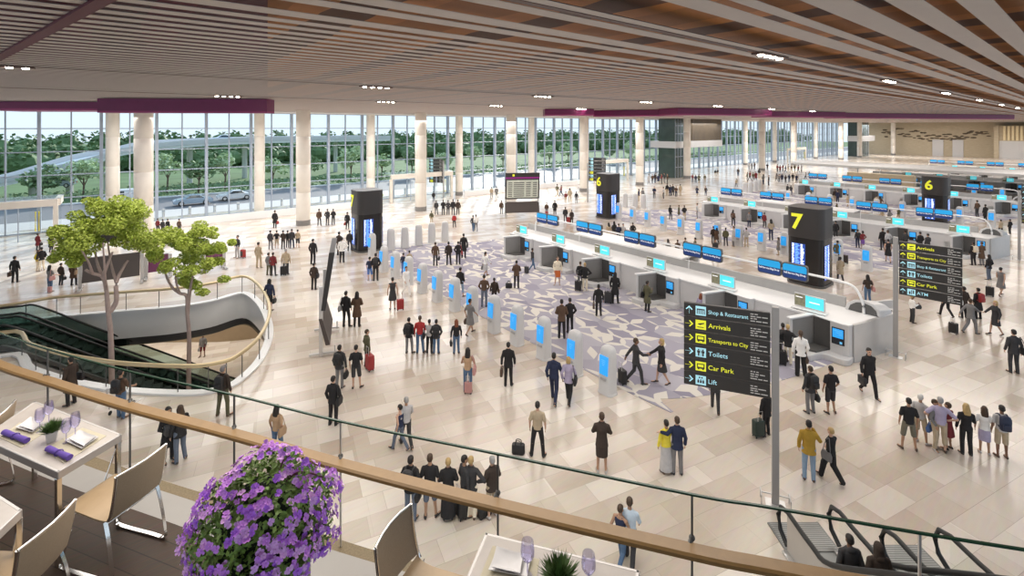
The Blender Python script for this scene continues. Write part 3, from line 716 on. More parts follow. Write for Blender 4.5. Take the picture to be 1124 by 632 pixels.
# ================================================================ ceiling
ZC = 12.4
M_slat = mat('ceiling_slat', (.55,.49,.455), .6, var=.04)
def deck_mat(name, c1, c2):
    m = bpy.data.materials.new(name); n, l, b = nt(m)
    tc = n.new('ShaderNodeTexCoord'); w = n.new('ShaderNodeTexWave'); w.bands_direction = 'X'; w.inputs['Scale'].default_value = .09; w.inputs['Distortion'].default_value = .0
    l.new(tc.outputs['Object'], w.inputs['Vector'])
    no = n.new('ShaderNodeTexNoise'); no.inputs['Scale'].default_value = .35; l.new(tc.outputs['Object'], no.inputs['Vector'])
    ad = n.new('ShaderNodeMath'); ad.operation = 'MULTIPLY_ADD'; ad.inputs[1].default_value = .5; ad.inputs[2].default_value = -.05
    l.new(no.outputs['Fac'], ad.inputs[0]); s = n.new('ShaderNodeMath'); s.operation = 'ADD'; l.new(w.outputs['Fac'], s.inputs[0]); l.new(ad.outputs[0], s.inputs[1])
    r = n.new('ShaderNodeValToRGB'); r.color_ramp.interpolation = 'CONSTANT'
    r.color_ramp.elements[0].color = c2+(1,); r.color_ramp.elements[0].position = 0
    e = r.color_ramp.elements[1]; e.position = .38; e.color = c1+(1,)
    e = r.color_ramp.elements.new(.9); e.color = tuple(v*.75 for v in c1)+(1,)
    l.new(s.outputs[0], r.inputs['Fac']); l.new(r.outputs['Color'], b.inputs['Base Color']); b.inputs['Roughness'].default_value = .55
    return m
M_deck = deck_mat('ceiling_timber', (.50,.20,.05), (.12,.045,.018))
M_deckp = deck_mat('ceiling_maroon', (.13,.014,.035), (.07,.008,.018))
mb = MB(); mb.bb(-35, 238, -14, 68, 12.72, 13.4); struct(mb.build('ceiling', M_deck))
# maroon field at the left
def cl(xp, D): 
    return cam2w(D, (xp-562)/FL*D)
mb = MB(); P = [cl(294, 5.5), cl(294, 48), cl(-260, 48), cl(-260, 5.5)]
mb.prism(P, 12.66, 12.715); struct(mb.build('ceiling', M_deckp))
mb = MB(); SL = [(-12+.62*i, -12+.62*i+.36) for i in range(20)]+[(.42,.8),(1.11,1.47),(1.77,2.14),(2.44,2.93),(3.35,3.59),(3.8,4.23),(5.32,5.6),(5.78,6.11),(6.82,7.25),(7.45,7.8),(8.45,8.85)]
y = 9.15
while y < 61: w = .27 if y < 18 else .24; SL.append((y, y+w)); y += .56 if y < 18 else .50
for q0, q1 in SL: mb.bb(-35, 237, q0, q1, ZC, ZC+.01)
struct(mb.build('ceiling', M_slat))
# soffit by the glazing and the maroon slot
mb = MB(); mb.bb(-35, 237, 61.0, 67.2, 12.32, 12.39); struct(mb.build('ceiling', mat('soffit_white', (.72,.70,.68), .6)))
a = px(150,-20.5,ZC) if False else None
p0, p1 = cam2w(6.6, -5.3), cam2w(13.9, -14.9)
mb = MB(); mb.strip([(p0[0], p0[1], ZC-.03), (p1[0], p1[1], ZC-.03)], .2, .05); struct(mb.build('ceiling', mat('maroon_slot', (.10,.012,.03), .6)))
# dark tracks carrying the downlights
TR = [(5.6, [(13.2), 24.0, 34.5, 45.0, 55.5, 66.0, 77.0, 88.0]), (21.3, [-2.8, 9.2, 19.6, 29.8, 40, 50.5, 61, 72, 83, 94]), (33.0, [5, 15, 25, 35.5, 46, 57, 68, 80])]
M_track = mat('track_dark', (.10,.05,.035), .5); M_lamp = mat('lamp_glow', (1,.93,.82), .4, var=0, emit=40, emitcol=(1,.9,.75))
n = 0
for ti, (ty, xs) in enumerate(TR):
    mb = MB(); mb.bb(-20, 150, ty-.07, ty+.07, ZC-.012, ZC+.1); struct(mb.build('trim_%d' % (4+ti), M_track))
    for li, x in enumerate(xs):
        t = thing('ceiling_spotlight', 'cluster of four bright spotlights in the %s ceiling track, %s from left' % (['nearest','middle','farthest'][ti], ORD[li]), 'ceiling light', (x, ty, ZC-.03), 0, 'spotlight clusters in the ceiling')
        mb = MB(); mb.box(0, 0, .0, 1.5, .3, .05); mb.build('tray', M_track, t)
        for k in range(4):
            mb = MB(); mb.lathe([(.075,-.05),(.085,-.03),(.085,0)], 10, (-.54+.36*k, 0, 0)); mb.build('lamp', M_lamp, t)
# purple raft edges hanging below the slats
def raft(label, pts, zb, back=1.5):
    t = thing('ceiling_raft', label, 'ceiling raft', (pts[0][0], pts[0][1], 0))
    P = [(x-pts[0][0], y-pts[0][1]) for x, y in pts]
    d = Vector((P[1][0]-P[0][0], P[1][1]-P[0][1], 0)).normalized(); N = Vector((-d.y, d.x, 0))*back
    if N.x*AX+N.y*.777 < 0: N = -N
    Q = [P[0], P[1], (P[1][0]+N.x, P[1][1]+N.y), (P[0][0]+N.x, P[0][1]+N.y)]
    mb = MB(); mb.prism(Q, zb+.12, 12.36); mb.build('fascia', M_purple, t)
    mb = MB(); mb.prism([(x*1.0, y) for x, y in Q], zb, zb+.12); mb.build('lower_edge', mat('raft_edge', (.32,.03,.15), .4), t)
def rp2(a, b, z): return [px(a[0], a[1], z)[:2], px(b[0], b[1], z)[:2]] if z < CH else [upx(*a, z), upx(*b, z)]
def upx(x, y, Z):
    D = FL*(Z-CH)/(140-y); return cam2w(D, (x-562)/FL*D)
raft('maroon ceiling raft edge at the far left', [upx(-30,120.6,11.75), upx(146,121.2,11.75)], 11.75, 4)
raft('maroon ceiling raft edge in front of the second left column', [upx(107,123.6,11.45), upx(293,124,11.45)], 11.45, 1.2)
for nm, (xa, ya), (xb, yb) in (('first', (598,126.8), (652,126.8)), ('second', (651,128), (745,127)), ('third', (744,126), (847,127)), ('fourth', (846,128.4), (928,129)), ('fifth', (927,129.6), (1113,130.9))):
    raft('purple ceiling raft edge right of centre, %s from left' % nm, [upx(xa, ya, 11.7), upx(xb, yb, 11.7)], 11.7, 3)
# ================================================================ outdoors
mb = MB(); mb.bb(-260, 420, 67.8, 420, -.3, -.12); struct(mb.build('ground', mat('lawn', (.10,.17,.06), .9, var=.5, vscale=.2)))
mb = MB(); mb.bb(-260, 420, 67.8, 76, -.12, -.02); struct(mb.build('pavement', mat('pale_paving', (.55,.53,.51), .7)))
mb = MB(); mb.bb(-260, 420, 76, 90, -.12, -.06); struct(mb.build('road', mat('asphalt', (.20,.19,.195), .7)))
mb = MB(); mb.bb(-260, 420, 90, 91, -.12, .05); struct(mb.build('kerb', M_whitetop))
# elevated ramp
def rampf(pts, w, name):
    P = spline(pts, 6); t = thing(name, 'white elevated road ramp curving past the trees outside the left glazing', 'road ramp', (0, 0, 0))
    mb = MB(); mb.strip(P, w, .5); mb.build('slab', mat('ramp_pale', (.80,.80,.79), .6), t, smooth=40)
    for s in (-1, 1):
        mb = MB(); Q = []
        for i, p in enumerate(P):
            d = P[min(i+1, len(P)-1)]-P[max(i-1, 0)]; d.z = 0; d.normalize(); Q.append(p+Vector((-d.y, d.x, 0))*s*w/2+Vector((0,0,.6)))
        mb.strip(Q, .25, .9); mb.build('parapet', M_white, t, smooth=40)
    for i in range(4, len(P), 5):
        if P[i].z > 1: 
            mb = MB(); mb.tube([(P[i].x, P[i].y, -.1), (P[i].x, P[i].y, P[i].z-.2)], .5, 8); mb.build('pier', M_white, t)
rampf([onY(-60,212,104), onY(10,199,104), onY(60,186,105), onY(110,173,107), onY(160,163,108), onY(220,158,112), onY(300,155,116), onY(420,153,118)], 8, 'road_ramp')
# woodland, single trees, hedge
LEAF = [mat('leaf_dark', (.12,.20,.075), .7, var=.4, vscale=.6), mat('leaf_mid', (.20,.30,.14), .7, var=.4, vscale=.8), mat('leaf_pale', (.46,.57,.33), .7, var=.3, vscale=1), mat('leaf_lime', (.44,.53,.09), .55, var=.4, vscale=2)]
def leafcloud(mb, c, r, n, s, rr, flat=.8):
    for _ in range(n):
        while True:
            d = Vector((rr.uniform(-1,1), rr.uniform(-1,1), rr.uniform(-1,1)))
            if .2 < d.length < 1: break
        d = d.normalized()*(d.length**.5)
        p = Vector(c)+Vector((d.x*r, d.y*r, d.z*r*flat))
        a = Vector((rr.uniform(-1,1), rr.uniform(-1,1), rr.uniform(-.6,.6))).normalized(); b = a.cross(Vector((rr.uniform(-1,1), rr.uniform(-1,1), rr.uniform(-1,1)))).normalized()
        k = s*rr.uniform(.6,1.2)
        mb.add([p-a*k, p-b*k*.55+a*k*.1, p+a*k, p+b*k*.55+a*k*.1], [(0,1,2,3)])
rr = random.Random(9); mb = MB()
for row in range(3):
    for i in range(130):
        x = -170+i*4.6+rr.uniform(-2,2); y = 172-row*9+rr.uniform(-3,3); h = (8.6, 6.6, 4.8)[row]+rr.uniform(-.5,.7)
        for q in range(3):
            c = (x+rr.uniform(-2,2), y+rr.uniform(-2,2), h*(.3+.27*q)); leafcloud(mb, c, 3.6-.4*q, 60, .7, rr, .75)
        mb.ball((x, y, h*.46), 3.4, 2.6, h*.5, 9, 6)
tag(mb.build('woodland', LEAF[0]), 'dense dark green woodland beyond the road outside the glazing', 'trees', kind='stuff')
def roadtree(x, y, h, lab, m, sp=1):
    t = thing('roadside_tree', lab, 'tree', (x, y, -.1)); rr = random.Random(int(x*7+y)); mb = MB()
    for q in range(9): leafcloud(mb, (rr.uniform(-1.6,1.6)*sp, rr.uniform(-1.2,1.2), h*rr.uniform(.55,.92)), 1.2, 70, .34, rr)
    mb.build('foliage', m, t); mb = MB(); mb.tube([(0,0,0),(.1,0,h*.35),(.0,.1,h*.75)], [.16,.12,.05], 7)
    mb.tube([(.1,0,h*.35),(.8,.1,h*.65)], [.09,.04], 6); mb.tube([(.1,0,h*.35),(-.7,-.1,h*.62)], [.09,.04], 6); mb.build('trunk', mat('bark_brown', (.16,.11,.08), .8), t, smooth=60)
for i, (x, y) in enumerate([(48,222),(92,214),(184,202),(216,200),(246,200),(300,197),(335,196),(383,194),(420,190),(446,188),(482,186),(520,184),(545,182),(600,178),(625,177),(662,176),(688,175)]):
    D = 92/( .7769-.6296*(x-562)/FL); p = onY(x, 200, 96)
    roadtree(p[0], 93.5+(i % 3)*1.5, 5.2+(i*37 % 5)*.35, 'pale green roadside tree outside the glazing, %s from left' % ORD[min(i, 19)], LEAF[2] if i % 3 else LEAF[1], 1.0)
rr = random.Random(4); mb = MB()
for i in range(420): leafcloud(mb, (-70+i*.6, 91.8+rr.uniform(-.4,.4), .8), 1.1, 16, .32, rr, .9)
tag(mb.build('hedge', LEAF[1]), 'long low green hedge along the far side of the road', 'hedge', kind='stuff')
# bollards
for i in range(16):
    x = 1.5+i*2.36*1.1
    t = thing('bollard', 'short white bollard on the outside pavement, %s from left' % ORD[i], 'bollard', (x, 70.5, -.02), 0, 'white bollards on the pavement')
    mb = MB(); mb.lathe([(.16,0),(.16,.85),(.13,.95)], 10); mb.build('shaft', M_white, t, smooth=40)
    mb = MB(); mb.lathe([(.165,.62),(.165,.72)], 10); mb.build('band', M_mull, t, smooth=40)
# cars
def car(x, y, rz, z, col, kind, label):
    t = thing('car' if kind != 'van' else 'van', label, 'car' if kind != 'van' else 'van', (x, y, z), rz)
    if kind == 'sedan': prof = [(-2.25,.35),(-2.3,.75),(-1.75,.92),(-1.35,.95),(-.75,1.38),(.35,1.42),(1.05,.98),(1.9,.85),(2.25,.68),(2.28,.35)]
    elif kind == 'suv': prof = [(-2.2,.4),(-2.25,1.0),(-2.0,1.65),(-1.6,1.72),(.4,1.7),(1.1,1.12),(2.0,1.0),(2.25,.8),(2.25,.4)]
    else: prof = [(-2.5,.4),(-2.55,1.9),(-2.3,2.05),(1.2,2.05),(1.8,1.25),(2.4,1.05),(2.5,.4)]
    prof = prof[:-1]+[prof[-1],(1.9,.28),(-1.9,.28)]
    W = .88; mb = MB(); top = max(p[1] for p in prof)
    ring = lambda yy, k: [(a, yy*(1-.16*max(0, (b-.9))/(top-.9+.01)*k), b) for a, b in prof]
    mb.loft([ring(-W, 1), ring(-W*.6, 1), ring(W*.6, 1), ring(W, 1)]); mb.build('body', mat('paint_'+str(col), col, .25, var=0, coat=.6), t, bevel=.05)
    g = MB()
    for s in (-1, 1):
        w = W*.905
        if kind == 'sedan': q = [(-1.2,.97),(-.7,1.33),(.3,1.36),(.9,.99)]
        elif kind == 'suv': q = [(-2.0,1.1),(-1.85,1.58),(.35,1.6),(.95,1.13)]
        else: q = [(.2,1.25),(.2,1.85),(1.15,1.9),(1.6,1.27)]
        g.add([(a, s*(W-.14*max(0,(b-.9))/(top-.9)+.012), b) for a, b in q], [(0,1,2,3)])
    g.build('side_windows', mat('car_glass', (.03,.045,.055), .1, var=0), t)
    for wx in (-1.4, 1.4):
        for s in (-1, 1):
            m = MB(); m.lathe([(.2,-.1),(.33,-.1),(.34,-.06),(.34,.06),(.33,.1),(.2,.1)], 16)
            m.v = [(wx+vx, s*.82+vz, .34+vy) for vx, vy, vz in m.v]; wh = m.build('wheel', M_black, t, smooth=40)
            m = MB(); m.lathe([(.02,-.11),(.2,-.115),(.2,.115),(.02,.11)], 12); m.v = [(wx+vx, s*.82+vz, .34+vy) for vx, vy, vz in m.v]; m.build('hubcap', M_satin, wh, smooth=40)
    l = MB(); l.bb(2.2,2.27,-.75,-.45,.6,.74); l.bb(2.2,2.27,.45,.75,.6,.74); l.build('headlight', M_whitetop, t)
    l = MB(); l.bb(-2.29,-2.24,-.8,-.5,.66,.82); l.bb(-2.29,-2.24,.5,.8,.66,.82); l.build('tail_light', mat('tail_red', (.4,.02,.02), .3, var=0), t)
p = px(258,218.5); car(p[0], p[1], pi, -.06, (.62,.66,.70), 'sedan', 'silver blue sedan car on the road right of the second column')
p = px(212,224); car(p[0], p[1], pi, -.06, (.30,.40,.52), 'sedan', 'blue grey sedan car parked nearer the glazing left of the silver sedan')
p = px(138,216); car(p[0], min(p[1], 86), pi, -.06, (.78,.80,.82), 'van', 'white van on the road seen between the two left columns')
p = onY(63,205,105); car(p[0], 105, pi-.25, p[2]-.1, (.28,.36,.42), 'suv', 'grey blue four wheel drive car on the lower ramp at far left')
p = onY(245,157,113.5); car(p[0], 113.5, pi, p[2]+.2, (.55,.62,.70), 'sedan', 'small pale blue car high on the elevated ramp')
p = px(2,239); car(p[0]-.5, 71.5, pi/2, -.03, (.10,.30,.60), 'suv', 'blue car waiting outside the far left vestibule')
# ================================================================ escalators
def escalator(name, label, P, rz, dz, lead=1.5, dark=True, width=1.5, slope=.577, solid=False):
    """local +x along the run, level lead then slope to dz; newel at x = 0"""
    t = thing(name, label, 'escalator', P, rz); run = abs(dz)/slope; s = 1 if dz > 0 else -1
    x1 = lead; x2 = lead+run; x3 = x2+lead
    base = [(0,0),(x1-.3,0),(x1+.4,s*.4*slope*.6)]+[(x1+.4+(run-.8)*i/4, s*(.24*.9+(abs(dz)-.5)*i/4)) for i in range(1, 5)]+[(x2+.3,dz),(x3,dz)]
    sm = [(p.x, p.z) for p in spline([(a, 0, b) for a, b in base], 4)]
    for sd in (-1, 1):
        y = sd*width/2*.86
        hr = [(-.02,.15),(-.32,.32),(-.42,.62),(-.3,.9),(0,1.0)]+[(a, b+1.0) for a, b in sm[1:-1]]+[(x3,dz+1.0),(x3+.3,dz+.9),(x3+.42,dz+.62),(x3+.32,dz+.32),(x3+.02,dz+.15)]
        mb = MB(); mb.tube([(a, y, b) for a, b in hr], .055, 8); mb.build('handrail', M_black, t, smooth=60)
        mb = MB(); rings = [[(a, y-.015, b+.05), (a, y+.015, b+.05), (a, y+.015, b+.97), (a, y-.015, b+.97)] for a, b in sm]
        mb.loft(rings); mb.build('balustrade', glassmat('escalator_dark_glass', (.60,.68,.65), .12, cap=.3) if dark else (mat('escalator_pale_side', (.46,.43,.40), .35, metal=.2, var=.05) if solid and sd < 0 else M_glassbal), t)
        mb = MB(); rings = [[(a, y-.14, b-.12), (a, y+.14, b-.12), (a, y+.14, b+.07), (a, y-.14, b+.07)] for a, b in sm]; mb.loft(rings); mb.build('skirt', M_dgrey if dark else M_satin, t)
    mb = MB(); n = int(run/.4)
    for i in range(n):
        a = x1+run*i/n; b = dz*(i+(1 if s > 0 else 0))/n
        mb.bb(a, a+run/n+.02, -width*.33, width*.33, b-.35, b+.0)
    mb.bb(0, x1, -width*.33, width*.33, -.3, .015); mb.bb(x2, x3, -width*.33, width*.33, dz-.3, dz+.015); mb.build('steps', mat('step_grey', (.26,.265,.26), .4, metal=.2), t)
    mb = MB(); rings = [[(a, -width*.45, b-.9), (a, width*.45, b-.9), (a, width*.45, b-.33), (a, -width*.45, b-.33)] for a, b in sm[2:-2]]
    if dark: rings[0] = [(a, y, min(z, -.05)) for a, y, z in rings[0]]
    mb.loft(rings); mb.build('truss', M_grey if dark else M_satin, t)
    mb = MB(); mb.bb(-.9, .0, -width*.45, width*.45, 0.0, .03); mb.build('comb_plate', mat('comb_grey', (.17,.17,.165), .35, metal=.3), t); mb = MB()
    for i in range(14): mb.bb(-.86+i*.062, -.83+i*.062, -width*.42, width*.42, .03, .036)
    mb.build('ribs', mat('rib_grey', (.30,.30,.29), .35, metal=.3), t)
    return t
escalator('escalator', 'dark escalator descending into the atrium, farther of the pair', (-5.3, 36.15, 0), radians(-12), -6.6, slope=.65)
escalator('escalator', 'dark escalator descending into the atrium, nearer of the pair', (-5.65, 34.4, 0), radians(-12), -6.6, slope=.65)
# ================================================================ atrium trees
def atrium_tree(x, y, label, limbs, clumps, seed):
    t = thing('atrium_tree', label, 'tree', (x, y, -6.6)); rr = random.Random(seed)
    mb = MB()
    for P, r in limbs:
        Q = spline([(a, b, c+6.6) for a, b, c in P], 5); n = len(Q); mb.tube(Q, [r[0]+(r[1]-r[0])*i/(n-1) for i in range(n)], 9)
    mb.build('trunk', mat('bark_pinkgrey', (.40,.31,.28), .8, var=.2, vscale=5), t, smooth=60)
    mb = MB()
    for c, r in clumps:
        k = max(2, int(r*6))
        for _ in range(k):
            o = (c[0]+rr.uniform(-.5,.5)*r, c[1]+rr.uniform(-.7,.7)*r, c[2]+6.6+rr.uniform(-.4,.4)*r)
            leafcloud(mb, o, r*.62, int(430*r), .075, rr, .75)
    mb.build('foliage', LEAF[3], t)
    mb = MB(); mb.lathe([(.7,-.0),(.75,.5),(.6,.5)], 16); mb.build('planter', M_white, t, smooth=40)
def tp(x, y, Y, X0): q = onY(x, y, Y); return (q[0]-X0, 0, q[2])
TX, TY = -.26, 30.0
A = lambda x, y, b=0: (tp(x, y, TY, TX)[0], b, tp(x, y, TY, TX)[2])
limbs = [([(0,0,-6.6),(0,0,-2),A(122,370),A(119,340),A(117,318),A(113,304),A(102,300),A(94,296)],(.13,.06)),
 ([A(121,342),A(128,330),A(128,310),A(135,296,.3),A(141,288,.5)],(.12,.05)), ([A(113,304),A(118,290,-.2),A(124,275,-.3)],(.09,.04)), ([A(113,304),A(106,288,.4),A(104,270,.5)],(.08,.03)), ([A(102,300),A(98,285,-.5),A(90,270,-.6)],(.06,.03)), ([A(128,310),A(122,292,.6),A(118,268,.8)],(.07,.03)), ([A(117,318),A(116,300,-.6),A(114,262,-1)],(.06,.03))]
cl1 = [(A(102,222),.42),(A(104,232,.3),.55),(A(122,228),.75),(A(135,235,.5),.85),(A(148,232,-.4),.7),(A(118,240,-.6),.8),(A(128,248,.8),.8),(A(88,240),.55),(A(72,250,.2),.6),(A(80,260,-.5),.85),(A(68,268,.3),.6),(A(76,278),.75),(A(90,270,.6),.8),(A(64,284,-.2),.42),(A(88,283,-.3),.5),(A(146,255,.2),.8),(A(158,258,-.5),.75),(A(166,268,.4),.6),(A(152,270,-.3),.6),(A(110,252,.9),.7),(A(138,262,.9),.55)]
atrium_tree(TX, TY, 'slender atrium tree with wide lime green crown above the escalators, left of two', limbs, cl1, 21)
T2X, T2Y = 2.9, 31.0
B = lambda x, y, b=0: (tp(x, y, T2Y, T2X)[0], b, tp(x, y, T2Y, T2X)[2])
limbs = [([(0,0,-6.6),(0,0,-2.5),B(208,370),B(206,345),B(205,325),B(198,322),B(190,316),B(184,306),B(181,296)],(.12,.045)), ([B(206,345),B(208,326),B(210,312),B(214,298,.4)],(.10,.04)), ([B(198,322),B(193,308,-.3),B(192,290,-.4)],(.06,.03))]
cl2 = [(B(178,262),.6),(B(186,258,.4),.7),(B(196,266,-.4),.65),(B(176,280,.2),.6),(B(184,288,-.3),.55),(B(214,254,.2),.65),(B(224,252,-.3),.6),(B(234,256,.3),.42),(B(206,268,.5),.75),(B(220,268,-.5),.75),(B(234,272,.2),.6),(B(246,270),.5),(B(256,268,.2),.36),(B(214,286,.3),.8),(B(204,298,-.2),.6),(B(226,290,-.4),.6),(B(240,290,.3),.5),(B(248,304),.4),(B(216,312,.2),.55),(B(222,320,-.1),.42),(B(206,310,.4),.5)]
atrium_tree(T2X, T2Y, 'slender atrium tree with drooping lime green crown near the curved rail, right of two', limbs, cl2, 33)
# ================================================================ people
CLR = dict(black=(.016,.015,.016), charcoal=(.035,.034,.036), grey=(.16,.155,.155), lgrey=(.38,.37,.37), white=(.74,.71,.67), cream=(.66,.58,.46), brown=(.085,.05,.032), dbrown=(.038,.026,.02), tan=(.38,.25,.15), khaki=(.36,.29,.20), olive=(.085,.08,.045), navy=(.018,.024,.055), blue=(.07,.15,.38), denim=(.07,.12,.20), ldenim=(.20,.28,.38), red=(.33,.03,.03), maroon=(.15,.022,.025), orange=(.50,.12,.03), yellow=(.62,.52,.05), ochre=(.36,.22,.03), pink=(.52,.26,.24), lilac=(.33,.29,.40), purple=(.13,.06,.24), paleblue=(.46,.54,.62), camo=(.13,.12,.09), green=(.025,.045,.035), teal=(.05,.25,.30), slate=(.10,.12,.16))
CNAMES = dict(lgrey='light grey', dbrown='dark brown', ldenim='faded denim', paleblue='pale blue', camo='camouflage', cream='cream')
cn = lambda c: CNAMES.get(c, c)
def cloth(c): return mat('cloth_'+c, tuple(v*1.25+.012 for v in CLR[c]), .85, var=.22, vscale=7, spec=.15)
SKIN = [mat('skin_light', (.56,.34,.24), .5, var=.06), mat('skin_tan', (.42,.24,.15), .5, var=.06), mat('skin_brown', (.22,.115,.07), .5, var=.06)]
HAIRC = dict(dark=(.016,.012,.01), brown=(.06,.034,.018), blonde=(.45,.31,.13), grey=(.33,.32,.31), red=(.20,.055,.02), white=(.6,.58,.55))
def hairm(c): return mat('hair_'+c, HAIRC[c], .6, var=.3, vscale=20)
M_eye = mat('eye_dark', (.02,.015,.012), .3, var=0); M_lip = mat('lip', (.36,.13,.11), .5, var=0); M_shoe = mat('shoe_black', (.018,.016,.015), .45, var=0)
M_shoeb = mat('shoe_brown', (.09,.05,.03), .5, var=0); M_shoew = mat('shoe_pale', (.45,.42,.40), .5, var=0)
def joints(pose):
    J = dict(hL=(-.09,0,.92), hR=(.09,0,.92), kL=(-.105,.015,.50), kR=(.105,.015,.50), aL=(-.115,-.03,.09), aR=(.115,-.03,.09), tL=(-.14,.14,.03), tR=(.14,.14,.03),
        sL=(-.172,-.01,1.372), sR=(.172,-.01,1.372), eL=(-.245,-.035,1.13), eR=(.245,-.035,1.13), wL=(-.25,.045,.89), wR=(.25,.045,.89), dL=(-.02,.25,-.97), dR=(.02,.25,-.97))
    U = J.update
    if pose in ('walk','pull','walkcarry','walkphone'):
        U(kL=(-.095,.17,.52), aL=(-.095,.27,.10), tL=(-.10,.45,.06), kR=(.095,-.02,.49), aR=(.095,-.34,.17), tR=(.10,-.25,.05),
          eL=(-.235,-.13,1.15), wL=(-.22,-.05,.92), eR=(.235,.08,1.14), wR=(.22,.27,.97), dR=(-.05,.5,-.8))
    if pose in ('pull',): U(eR=(.25,-.15,1.15), wR=(.26,-.27,.91), dR=(0,-.3,-.95), eL=(-.235,.08,1.14), wL=(-.22,.25,.96))
    if pose == 'walkcarry': U(eR=(.25,-.02,1.12), wR=(.26,.03,.86), dR=(0,.05,-1))
    if pose in ('walkphone','phone'): U(eR=(.24,.03,1.14), wR=(.10,.27,1.20), dR=(-.5,.5,.6))
    if pose == 'carry': U(eR=(.255,-.02,1.12), wR=(.27,.01,.86), dR=(0,.05,-1), eL=(-.25,-.04,1.13), wL=(-.25,.06,.90))
    if pose == 'carryl': U(eL=(-.255,-.02,1.12), wL=(-.27,.01,.86), dL=(0,.05,-1), kR=(.10,.05,.50), aR=(.12,.02,.09), tR=(.16,.18,.03))
    if pose == 'hip': U(eR=(.40,-.09,1.18), wR=(.205,.02,1.04), dR=(-.6,.55,-.3))
    if pose == 'hips': U(eR=(.40,-.09,1.18), wR=(.205,.02,1.04), dR=(-.6,.55,-.3), eL=(-.40,-.09,1.18), wL=(-.205,.02,1.04), dL=(.6,.55,-.3))
    if pose == 'clasp': U(eL=(-.25,.0,1.14), eR=(.25,.0,1.14), wL=(-.07,.20,1.0), wR=(.07,.21,1.02), dL=(.8,.3,-.3), dR=(-.8,.3,-.2))
    if pose == 'cross': U(eL=(-.25,.06,1.16), eR=(.25,.06,1.16), wL=(.03,.19,1.20), wR=(-.03,.205,1.17), dL=(.9,-.1,.1), dR=(-.9,-.1,.1))
    if pose == 'shake': U(eR=(.20,.2,1.19), wR=(.08,.44,1.12), dR=(-.15,.97,-.1), kL=(-.095,-.04,.5), aL=(-.10,-.26,.13), tL=(-.11,-.13,.04), kR=(.095,.12,.51), aR=(.10,.16,.09), tR=(.11,.34,.03))
    if pose == 'shakepull': U(eR=(.20,.2,1.19), wR=(.08,.44,1.12), dR=(-.15,.97,-.1), eL=(-.26,-.16,1.15), wL=(-.28,-.3,.95), dL=(0,-.3,-.9), kL=(-.095,-.04,.49), aL=(-.10,-.36,.17), tL=(-.11,-.26,.05), kR=(.095,.16,.52), aR=(.10,.22,.09), tR=(.11,.40,.03))
    if pose == 'embrace': U(eL=(-.31,-.10,1.27), wL=(-.50,-.12,1.33), dL=(-.75,.5,-.25))
    if pose == 'embracer': U(eR=(.33,-.02,1.16), wR=(.45,-.13,1.06), dR=(.9,.1,-.2))
    if pose == 'push': U(eL=(-.25,.06,1.14), eR=(.25,.06,1.14), wL=(-.22,.33,1.03), wR=(.22,.33,1.03), dL=(.1,.9,-.3), dR=(-.1,.9,-.3), aL=(-.12,.05,.09), tL=(-.14,.22,.03))
    if pose == 'face': U(eR=(.29,.10,1.17), wR=(.11,.20,1.44), dR=(-.35,.2,.9))
    if pose == 'relax': U(kR=(.12,.07,.50), aR=(.16,.03,.09), tR=(.24,.17,.03), hL=(-.10,0,.925), eR=(.24,-.06,1.14), wR=(.21,.1,.93))
    if pose == 'pocket': U(eL=(-.28,-.08,1.15), wL=(-.20,.05,.95), dL=(.2,.3,-.9), eR=(.28,-.08,1.15), wR=(.20,.05,.95), dR=(-.2,.3,-.9))
    if pose == 'wide': U(kL=(-.15,.02,.5), kR=(.15,.02,.5), aL=(-.19,-.02,.09), aR=(.19,-.02,.09), tL=(-.25,.14,.03), tR=(.25,.14,.03))
    if pose == 'bend': U()
    return {k: Vector(v) for k, v in J.items()}
def ell(mb, secs, n=14):     # stacked elliptical sections (x, y, z, rx, ry)
    mb.loft([[(x+a*cos(2*pi*j/n), y+b*sin(2*pi*j/n), z) for j in range(n)] for x, y, z, a, b in secs])
def hand(mb, w, d, side, fine):
    d = d.normalized(); side_v = Vector((0,1,0)) if abs(d.y) < .8 else Vector((0,0,1))
    nrm = d.cross(side_v).normalized(); lat = nrm.cross(d).normalized()      # lat: across the knuckles
    pc = w+d*.045
    if not fine:
        mb.cap(w, w+d*.15, .034, .022, 8); mb.cap(w+d*.02, w+d*.07+lat*.045, .015, .012, 6); return
    for o in (-.028, -.010, .010, .028): mb.cap(w+lat*o*.6, w+d*.088+lat*o, .015, .0125, 6)
    inward = nrm*(1 if (nrm.x*(-side)) > 0 else -1)
    for o, ln in ((-.030,.062),(-.0105,.072),(.0095,.076),(.029,.066)):
        a = w+d*.085+lat*o; b = a+d*ln*.5+inward*.006; c = b+d*ln*.45+inward*.022
        mb.cap(a, b, .0092, .0086, 6); mb.cap(b, c, .0086, .0072, 6)
    a = w+d*.025+lat*.025; b = a+d*.035+lat*.03+inward*.008; mb.cap(a, b, .0115, .010, 6); mb.cap(b, b+d*.03+lat*.006+inward*.006, .010, .008, 6)
def remesh(mb, name, vox, it=3, dec=None):
    me = mb.mesh('t'); fixn(me); o = bpy.data.objects.new('t', me); TMPS.collection.objects.link(o)
    r = o.modifiers.new('r', 'REMESH'); r.mode = 'VOXEL'; r.voxel_size = vox
    if it:
        s = o.modifiers.new('s', 'SMOOTH'); s.factor = .5; s.iterations = it
    if dec:
        q = o.modifiers.new('d', 'DECIMATE'); q.ratio = dec
    
    with bpy.context.temp_override(scene=TMPS, view_layer=TMPS.view_layers[0]): dg = bpy.context.evaluated_depsgraph_get()
    dg.update(); m = bpy.data.meshes.new_from_object(o.evaluated_get(dg), preserve_all_data_layers=False, depsgraph=dg); m.name = name
    bpy.data.objects.remove(o); bpy.data.meshes.remove(me); m.shade_smooth(); return m
TMPS = bpy.data.scenes.new('temporary')
def head_at(pose): return Vector((0, .015, 1.63))
PC = {}
